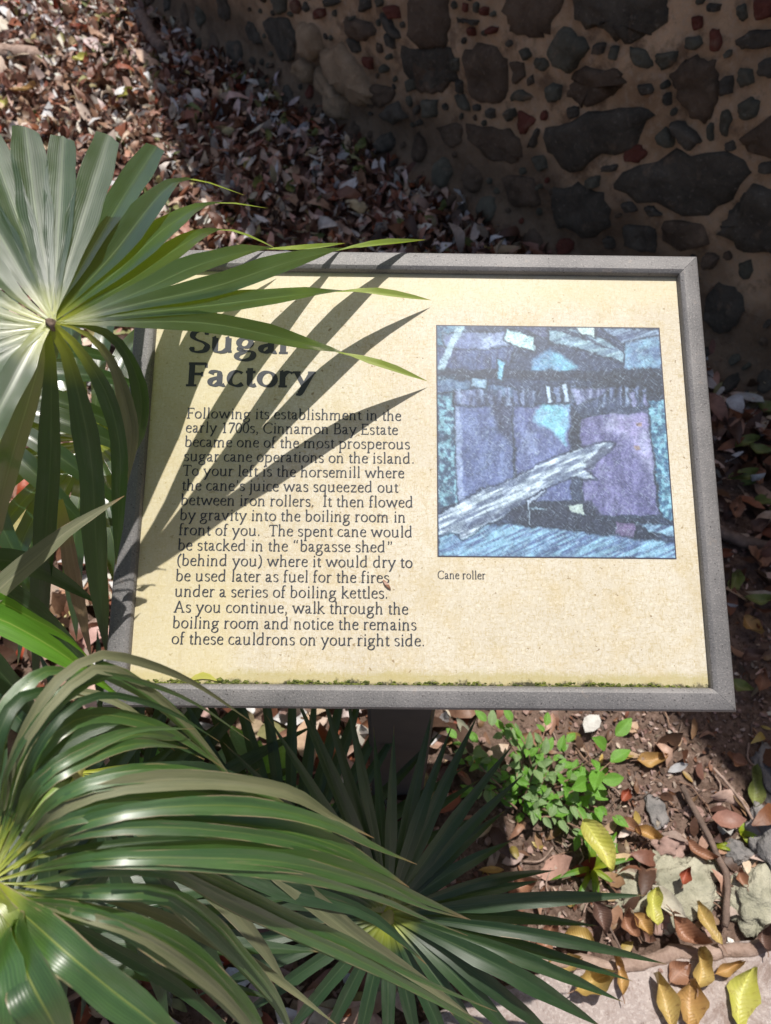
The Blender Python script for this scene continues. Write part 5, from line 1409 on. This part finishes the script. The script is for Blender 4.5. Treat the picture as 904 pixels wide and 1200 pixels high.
# ------------------------------------------------------------------ single fallen leaves
def fallen(px, py, Lpx, Wpx, ang, mat, label, curl=0.25, cup=0.3, z=0.012, seed=0, group=None, wavy=1.0, tilt=0.0, stalk=True, lift=0.0):
    c = G(px, py, z); d = (c - Vector((0, 0, CAM_H))).dot(Vector((0, CP, -SP)))
    L = Lpx * d / FPX * 0.8; W = Wpx * d / FPX * 0.84; a = math.radians(ang)
    r = random.Random(seed + int(px)); nl, nw = 10, 6
    vs, uv, fs = [], [], []
    ax = Vector((math.cos(a), math.sin(a), 0)); sd = Vector((-math.sin(a), math.cos(a), 0))
    ph = r.random() * 6
    lat = r.uniform(-0.3, 0.3)
    for i in range(nl + 1):
        t = i / nl; q = t - 0.5
        w = (math.sin(math.pi * min(1, t * 0.97 + 0.02)) ** 0.72) * (1.08 - 0.3 * t) * W / 2 * (1 + 0.16 * math.sin(t * 9 + ph) + r.uniform(-.07, .07)) if 0 < i < nl else W * 0.03
        for j in range(nw + 1):
            u = j / nw; s = (u - 0.5) * 2
            h = curl * L * (q * q) * 1.9 + cup * W * s * s * 0.6 * (0.5 + t) + 0.12 * W * math.sin(t * 5 + ph) * s + wavy * 0.09 * W * math.sin(t * 11 + ph + (2 if s > 0 else 0)) * abs(s) ** 1.5 + tilt * s * w + lift * t * L
            vs.append(ax * (q * L) + sd * (s * w + lat * L * (q * q) * 2) + Vector((0, 0, h)))
            uv.append((u, t))
    for i in range(nl):
        for j in range(nw):
            b = i * (nw + 1) + j; fs.append((b, b + 1, b + nw + 2, b + nw + 1))
    mz = min(v.z for v in vs)
    vs = [v + c - Vector((0, 0, mz)) for v in vs]
    o = make('fallen_leaf', vs, fs, M[mat], smooth=True, origin=c, uvs=uv)
    tag(o, label, 'leaf', group)
    if stalk:
        b = vs[0 * (nw + 1) + nw // 2]
        v2, f2 = tube_geo([b, b - ax * L * 0.12 + Vector((0, 0, 0.002)), b - ax * L * 0.22 + Vector((0, 0, 0.001))], [0.0012, 0.001, 0.0008], 5)
        make('stalk', v2, f2, M['stem'], o)
    return o
fallen(868, 1166, 84, 40, 60, 'lf_lime', 'bright yellow-green leaf lying on the path near the bottom right corner', .22, .4, .022)
fallen(779, 1172, 70, 30, 100, 'lf_yellow', 'folded dull yellow leaf at the bottom edge, left of its brown twin', .3, .9, .024)
fallen(808, 1176, 60, 40, 75, 'lf_ochre', 'broad curled tan leaf at the bottom edge, right of the folded yellow one', .3, .6, .024)
fallen(829, 1082, 60, 20, 112, 'lf_yellow', 'narrow yellow leaf standing above the root', .2, .5, .03)
fallen(800, 1094, 56, 30, -50, 'lf_brown', 'curled brown leaf leaning on the narrow yellow one', .5, 1.2, .03)
fallen(822, 1136, 52, 30, 75, 'lf_yellow', 'yellow-brown leaf with pointed corners lying across the root', .3, .9, .03)
fallen(852, 1136, 46, 16, 20, 'lf_ochre', 'small folded tan leaf just right of the root-crossing leaf', .4, 1.0, .024)
fallen(796, 1140, 40, 30, 35, 'lf_brown', 'flat pale brown leaf on the path below the root', .1, .3, .024)
fallen(893, 1100, 34, 22, 80, 'lf_dark', 'small cupped dark leaf on the root at the right edge', .6, 1.4, .03)
fallen(690, 1152, 56, 34, 20, 'lf_yellow', 'yellow leaf curled like a cup under the dark palm tips', .8, 1.4, .024)
fallen(676, 1098, 46, 30, 170, 'lf_yellow', 'yellow leaf half under the palm segment, left of the root', .3, .8, .02)
fallen(727, 1142, 50, 16, 95, 'lf_ochre', 'narrow curled olive-brown leaf standing at the path edge', .5, 1.2, .024)
fallen(765, 1062, 50, 26, 80, 'lf_lime', 'yellow-green leaf with a brown end over the flat pale stone', .2, .5, .035)
fallen(753, 1082, 34, 22, -60, 'lf_ochre', 'small orange-brown leaf below the flat pale stone', .4, .8, .03)
fallen(735, 1084, 38, 24, 110, 'lf_brown', 'brown crumpled leaf left of the orange one', .5, 1.1, .02)
fallen(703, 990, 76, 38, -68, 'lf_lime', 'large bright yellow leaf hanging in the right side of the shrub', .2, .5, .10)
fallen(764, 891, 46, 21, 8, 'lf_ochre', 'oval tan leaf on bare soil just below the sign frame', .15, .5, .01)
fallen(884, 925, 58, 24, 78, 'lf_olive', 'olive leaf with a curled tip at the right edge below the sign', .3, .8, .01)
fallen(757, 977, 36, 20, -25, 'lf_ochre', 'curled tan leaf right of the yellow leaf', .4, 1.0, .02)
fallen(738, 968, 36, 18, -40, 'lf_brown', 'reddish brown leaf beside the curled tan one', .3, .7, .02)
fallen(733, 933, 22, 14, 50, 'lf_red', 'small dark red leaf in the soil right of the shrub', .3, .7, .01)
fallen(862, 892, 30, 18, 150, 'lf_brown', 'small brown leaf in the shade near the frame corner', .3, .7, .01)
fallen(820, 1000, 44, 18, -35, 'lf_brown', 'long brown leaf right of the twig', .2, .7, .012)
fallen(868, 1030, 26, 16, 100, 'lf_brown', 'small reddish leaf wedged above the right edge stone', .4, .8, .02)
fallen(802, 1028, 26, 15, 60, 'lf_red', 'small red-brown leaf on the large pale stone', .5, .9, .05)
fallen(660, 1130, 50, 26, 10, 'lf_yellow', 'yellow leaf under the lowest dark palm segments', .3, .8, .02)
fallen(640, 1100, 48, 26, 60, 'lf_brown', 'brown leaf under the dark palm segments', .4, .9, .02)
fallen(705, 1075, 44, 24, -80, 'lf_dark', 'dark purple-brown leaf beneath the long palm segment', .4, .9, .02)
fallen(610, 1040, 44, 24, 20, 'lf_brown', 'brown leaf glimpsed between the palm segments', .4, .9, .02)
# shaded leaves right of the sign
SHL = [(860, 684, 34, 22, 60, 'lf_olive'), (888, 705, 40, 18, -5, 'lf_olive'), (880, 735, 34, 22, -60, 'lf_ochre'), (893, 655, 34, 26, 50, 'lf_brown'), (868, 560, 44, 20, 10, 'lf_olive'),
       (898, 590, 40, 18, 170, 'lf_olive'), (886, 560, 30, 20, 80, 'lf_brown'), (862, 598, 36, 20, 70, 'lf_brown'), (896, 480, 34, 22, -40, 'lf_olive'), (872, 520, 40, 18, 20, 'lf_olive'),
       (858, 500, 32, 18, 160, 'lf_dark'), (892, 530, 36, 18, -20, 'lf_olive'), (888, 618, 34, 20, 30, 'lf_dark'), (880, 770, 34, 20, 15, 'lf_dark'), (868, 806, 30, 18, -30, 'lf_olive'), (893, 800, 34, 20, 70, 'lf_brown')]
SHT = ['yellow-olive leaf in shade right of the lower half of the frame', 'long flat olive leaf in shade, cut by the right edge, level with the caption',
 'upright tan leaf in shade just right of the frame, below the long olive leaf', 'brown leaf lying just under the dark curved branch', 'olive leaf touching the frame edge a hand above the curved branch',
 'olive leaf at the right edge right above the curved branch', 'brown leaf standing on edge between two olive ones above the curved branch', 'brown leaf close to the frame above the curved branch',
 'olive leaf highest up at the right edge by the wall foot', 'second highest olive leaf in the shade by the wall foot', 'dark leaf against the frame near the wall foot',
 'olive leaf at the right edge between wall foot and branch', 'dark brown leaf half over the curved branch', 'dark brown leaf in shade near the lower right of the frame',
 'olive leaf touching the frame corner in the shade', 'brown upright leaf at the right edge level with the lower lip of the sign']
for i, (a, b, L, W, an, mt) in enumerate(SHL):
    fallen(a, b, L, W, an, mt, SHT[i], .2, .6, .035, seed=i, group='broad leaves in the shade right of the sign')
# leaves that stand out in the litter behind
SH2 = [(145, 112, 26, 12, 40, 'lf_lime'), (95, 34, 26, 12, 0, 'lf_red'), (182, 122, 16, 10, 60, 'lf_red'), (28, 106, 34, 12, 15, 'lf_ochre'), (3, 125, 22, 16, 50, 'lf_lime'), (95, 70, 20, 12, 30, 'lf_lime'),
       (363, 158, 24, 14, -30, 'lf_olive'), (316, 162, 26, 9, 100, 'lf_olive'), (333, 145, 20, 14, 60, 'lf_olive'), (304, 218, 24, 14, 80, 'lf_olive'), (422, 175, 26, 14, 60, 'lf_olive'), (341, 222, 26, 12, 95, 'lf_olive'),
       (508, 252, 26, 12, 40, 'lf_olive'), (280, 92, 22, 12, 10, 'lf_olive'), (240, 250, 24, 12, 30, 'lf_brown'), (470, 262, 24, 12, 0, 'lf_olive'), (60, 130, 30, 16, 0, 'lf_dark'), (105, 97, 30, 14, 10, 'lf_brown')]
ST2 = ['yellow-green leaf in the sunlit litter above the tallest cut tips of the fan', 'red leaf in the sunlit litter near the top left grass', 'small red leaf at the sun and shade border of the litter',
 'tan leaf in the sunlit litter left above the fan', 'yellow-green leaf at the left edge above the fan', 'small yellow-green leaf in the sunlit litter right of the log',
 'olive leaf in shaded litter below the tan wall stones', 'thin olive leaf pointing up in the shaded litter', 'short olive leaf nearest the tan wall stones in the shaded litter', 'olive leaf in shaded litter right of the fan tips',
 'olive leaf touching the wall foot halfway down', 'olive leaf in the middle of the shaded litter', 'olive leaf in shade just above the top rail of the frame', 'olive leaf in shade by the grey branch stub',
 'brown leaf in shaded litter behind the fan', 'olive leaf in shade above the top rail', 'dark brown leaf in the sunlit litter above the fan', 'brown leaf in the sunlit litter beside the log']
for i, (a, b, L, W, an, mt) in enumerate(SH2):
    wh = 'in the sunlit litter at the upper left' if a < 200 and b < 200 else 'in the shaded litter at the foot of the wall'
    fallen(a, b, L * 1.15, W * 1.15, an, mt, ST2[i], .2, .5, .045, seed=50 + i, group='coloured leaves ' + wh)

# debris caught on the sign face
vs = [S3(x_, y_, h) for x_, y_, h in ((-0.0360, -0.1330, .001), (-0.0345, -0.1385, .004), (-0.0325, -0.1420, .002), (-0.0318, -0.1370, .003), (-0.0338, -0.1335, .005))]
vs = [S3(-0.0395 + 0.008 * t, -0.1255 - 0.011 * t, 0.0012 + 0.002 * math.sin(3 * t)) + PX * s * 0.0022 * math.sin(math.pi * (0.1 + 0.85 * t)) for t in (0, .25, .5, .75, 1) for s in (-1, 0, 1)]
tag(make('fallen_leaf', vs, [(a * 3 + b, a * 3 + b + 1, a * 3 + b + 4, a * 3 + b + 3) for a in range(4) for b in (0, 1)], M['lf_brown']), 'tiny reddish dry leaf stuck on the sign text by the word shed', 'leaf')
vs = [S3(-0.242 + 0.03 * t, -0.2335 + 0.006 * math.sin(3 * t), 0.002) + PY * s * 0.0035 * math.sin(math.pi * (0.06 + 0.88 * t)) for t in (0, .25, .5, .75, 1) for s in (-1, 0, 1)]
tag(make('fallen_leaf', vs, [(a * 3 + b, a * 3 + b + 1, a * 3 + b + 4, a * 3 + b + 3) for a in range(4) for b in (0, 1)], M['lf_lime']), 'tiny yellow-green leaf lying on the lower lip of the sign', 'leaf')

# ------------------------------------------------------------------ shrub under the sign
def leaf_mesh(name, mat):
    nl, nw = 6, 4; vs, uv, fs = [], [], []
    for i in range(nl + 1):
        t = i / nl; w = (math.sin(math.pi * (t * 0.95 + 0.025)) ** 0.8) * (1.15 - 0.45 * t) * 0.30
        for j in range(nw + 1):
            u = j / nw; s = (u - .5) * 2
            vs.append((t, s * w, 0.10 * abs(s) * w * 3 - 0.22 * t * t + 0.02 * math.sin(t * 9 + j))); uv.append((u, t))
    for i in range(nl):
        for j in range(nw):
            b = i * (nw + 1) + j; fs.append((b, b + 1, b + nw + 2, b + nw + 1))
    me = bpy.data.meshes.new(name); me.from_pydata(vs, [], fs); me.polygons.foreach_set('use_smooth', [True] * len(fs))
    ul = me.uv_layers.new(name='UVMap'); idx = np.empty(len(me.loops), dtype=np.int32); me.loops.foreach_get('vertex_index', idx)
    ul.data.foreach_set('uv', np.array(uv, dtype=np.float32)[idx].ravel()); me.materials.append(mat)
    return me
LM = [leaf_mesh('shrub_leaf', M['shrub']), leaf_mesh('shrub_leaf_young', M['shrub2'])]
def put_leaf(parent, mesh, pos, direc, size, roll, name='leaf'):
    o = bpy.data.objects.new(name, mesh); COL.objects.link(o); o.parent = parent
    x_ = Vector(direc).normalized(); z_ = Vector((0, 0, 1)) - x_ * x_.z
    z_ = (z_.normalized() if z_.length > 1e-3 else Vector((0, 1, 0)))
    z_ = (Matrix.Rotation(roll, 3, x_) @ z_); y_ = z_.cross(x_)
    m = Matrix((x_ * size, y_ * size, z_ * size)).transposed().to_4x4(); m.translation = pos - wloc(parent)
    o.matrix_basis = m
    return o
def shrub(base_px, label, tips, nleaf, lsize, seed, mesh_bias=0.2, hgt=0.22, leaves_along=True):
    r = random.Random(seed); base = G(*base_px)
    s = empty('small_shrub', tuple(base)); tag(s, label, 'shrub')
    for (tx, ty, tz) in tips:
        tip = G(tx, ty, tz)
        mid = base.lerp(tip, 0.5) + Vector((r.uniform(-.02, .02), r.uniform(-.02, .02), 0.04))
        pts = catmull([base + Vector((r.uniform(-.03, .03), r.uniform(-.03, .03), -0.01)), mid, tip], 6)
        vs, fs = tube_geo(pts, [0.0026 - 0.0017 * i / (len(pts) - 1) for i in range(len(pts))], 6)
        make('stem', vs, fs, M['stem'], s, smooth=True)
        n = max(3, int(nleaf * r.uniform(0.7, 1.2)))
        for i in range(n):
            t = 0.25 + 0.75 * (i + r.random() * .6) / n; q = pts[min(len(pts) - 1, int(t * (len(pts) - 1)))]
            T = (pts[-1] - pts[0]).normalized(); a = r.random() * 6.28
            e = Vector((math.cos(a), math.sin(a), r.uniform(0.0, .6)))
            put_leaf(s, LM[1 if r.random() < mesh_bias else 0], q, T * 0.6 + e, lsize * r.uniform(0.65, 1.25), r.uniform(-.6, .6))
        put_leaf(s, LM[1], tip, (tip - mid), lsize * 1.1, r.uniform(-.4, .4))
    return s
T1_ = [(560, 870, 0.08), (590, 855, 0.1), (610, 880, 0.07), (640, 850, 0.09), (625, 905, 0.06), (660, 900, 0.06), (600, 920, 0.04), (640, 935, 0.05), (675, 925, 0.05), (690, 955, 0.04), (655, 960, 0.03), (615, 955, 0.03), (580, 900, 0.05), (600, 845, 0.14), (570, 845, 0.12), (665, 870, 0.08), (550, 930, 0.03), (700, 905, 0.06), (545, 895, 0.05), (725, 960, 0.02), (715, 990, 0.02), (640, 880, 0.12), (535, 865, 0.07), (685, 985, 0.02), (700, 930, 0.03)]
shrub((615, 950), 'small leafy green shrub under the right half of the sign', T1_, 10, 0.028, 3, 0.4)
sh2 = shrub((660, 925), 'thin shoot with large fresh leaves reaching right below the sign frame', [(722, 862, .13), (706, 915, .08), (716, 893, .11)], 2, 0.044, 9, 1.0)
T2_ = [(300, 905, .10), (330, 900, .10), (290, 880, .12), (350, 930, .08), (270, 930, .07), (320, 940, .05), (240, 900, .08), (380, 950, .06)]
shrub((315, 935), 'green seedlings glimpsed behind the palm segments under the left half of the sign', T2_, 5, 0.055, 4, 0.6)
T3_ = [(190, 850, .06), (170, 890, .05), (215, 880, .06)]
shrub((190, 900), 'small green seedling left of the dark upright palm segments', T3_, 4, 0.05, 5, 0.5)
# grassy tuft at the foot of the shrub, sprigs at the upper left
def tuft(base_px, label, n, L, seed, mat='shrub2', w=0.006):
    r = random.Random(seed); b = G(*base_px); o = empty('grass_tuft', tuple(b)); tag(o, label, 'grass tuft')
    for i in range(n):
        a = r.random() * 6.28; l = L * r.uniform(.6, 1.1); d = Vector((math.cos(a), math.sin(a), 0)); up = r.uniform(.3, .9)
        blade(o, [b, b + d * l * .3 + Vector((0, 0, l * .5 * up)), b + d * l * .8 + Vector((0, 0, l * .55 * up)), b + d * l + Vector((0, 0, l * .3 * up))], w, (0, -.2, 1), None, 'strap', 'palm_lime', nseg=7, seed=seed * 50 + i, name='grass_blade')
    return o
tuft((693, 1018), 'fresh green tuft of strap leaves below the yellow leaf at the shrub foot', 11, 0.085, 1, w=0.011)
tuft((66, 14), 'small bright grass tuft in the litter at the top left', 9, 0.09, 2, w=0.010)
tuft((4, 16), 'grass tuft at the very top left corner', 10, 0.11, 3, w=0.012)
tuft((868, 976), 'tiny green weed in the soil near the right edge', 7, 0.035, 4, w=0.010)
tuft((838, 992), 'tiny green weed beside the bent twig', 6, 0.03, 5, w=0.008)
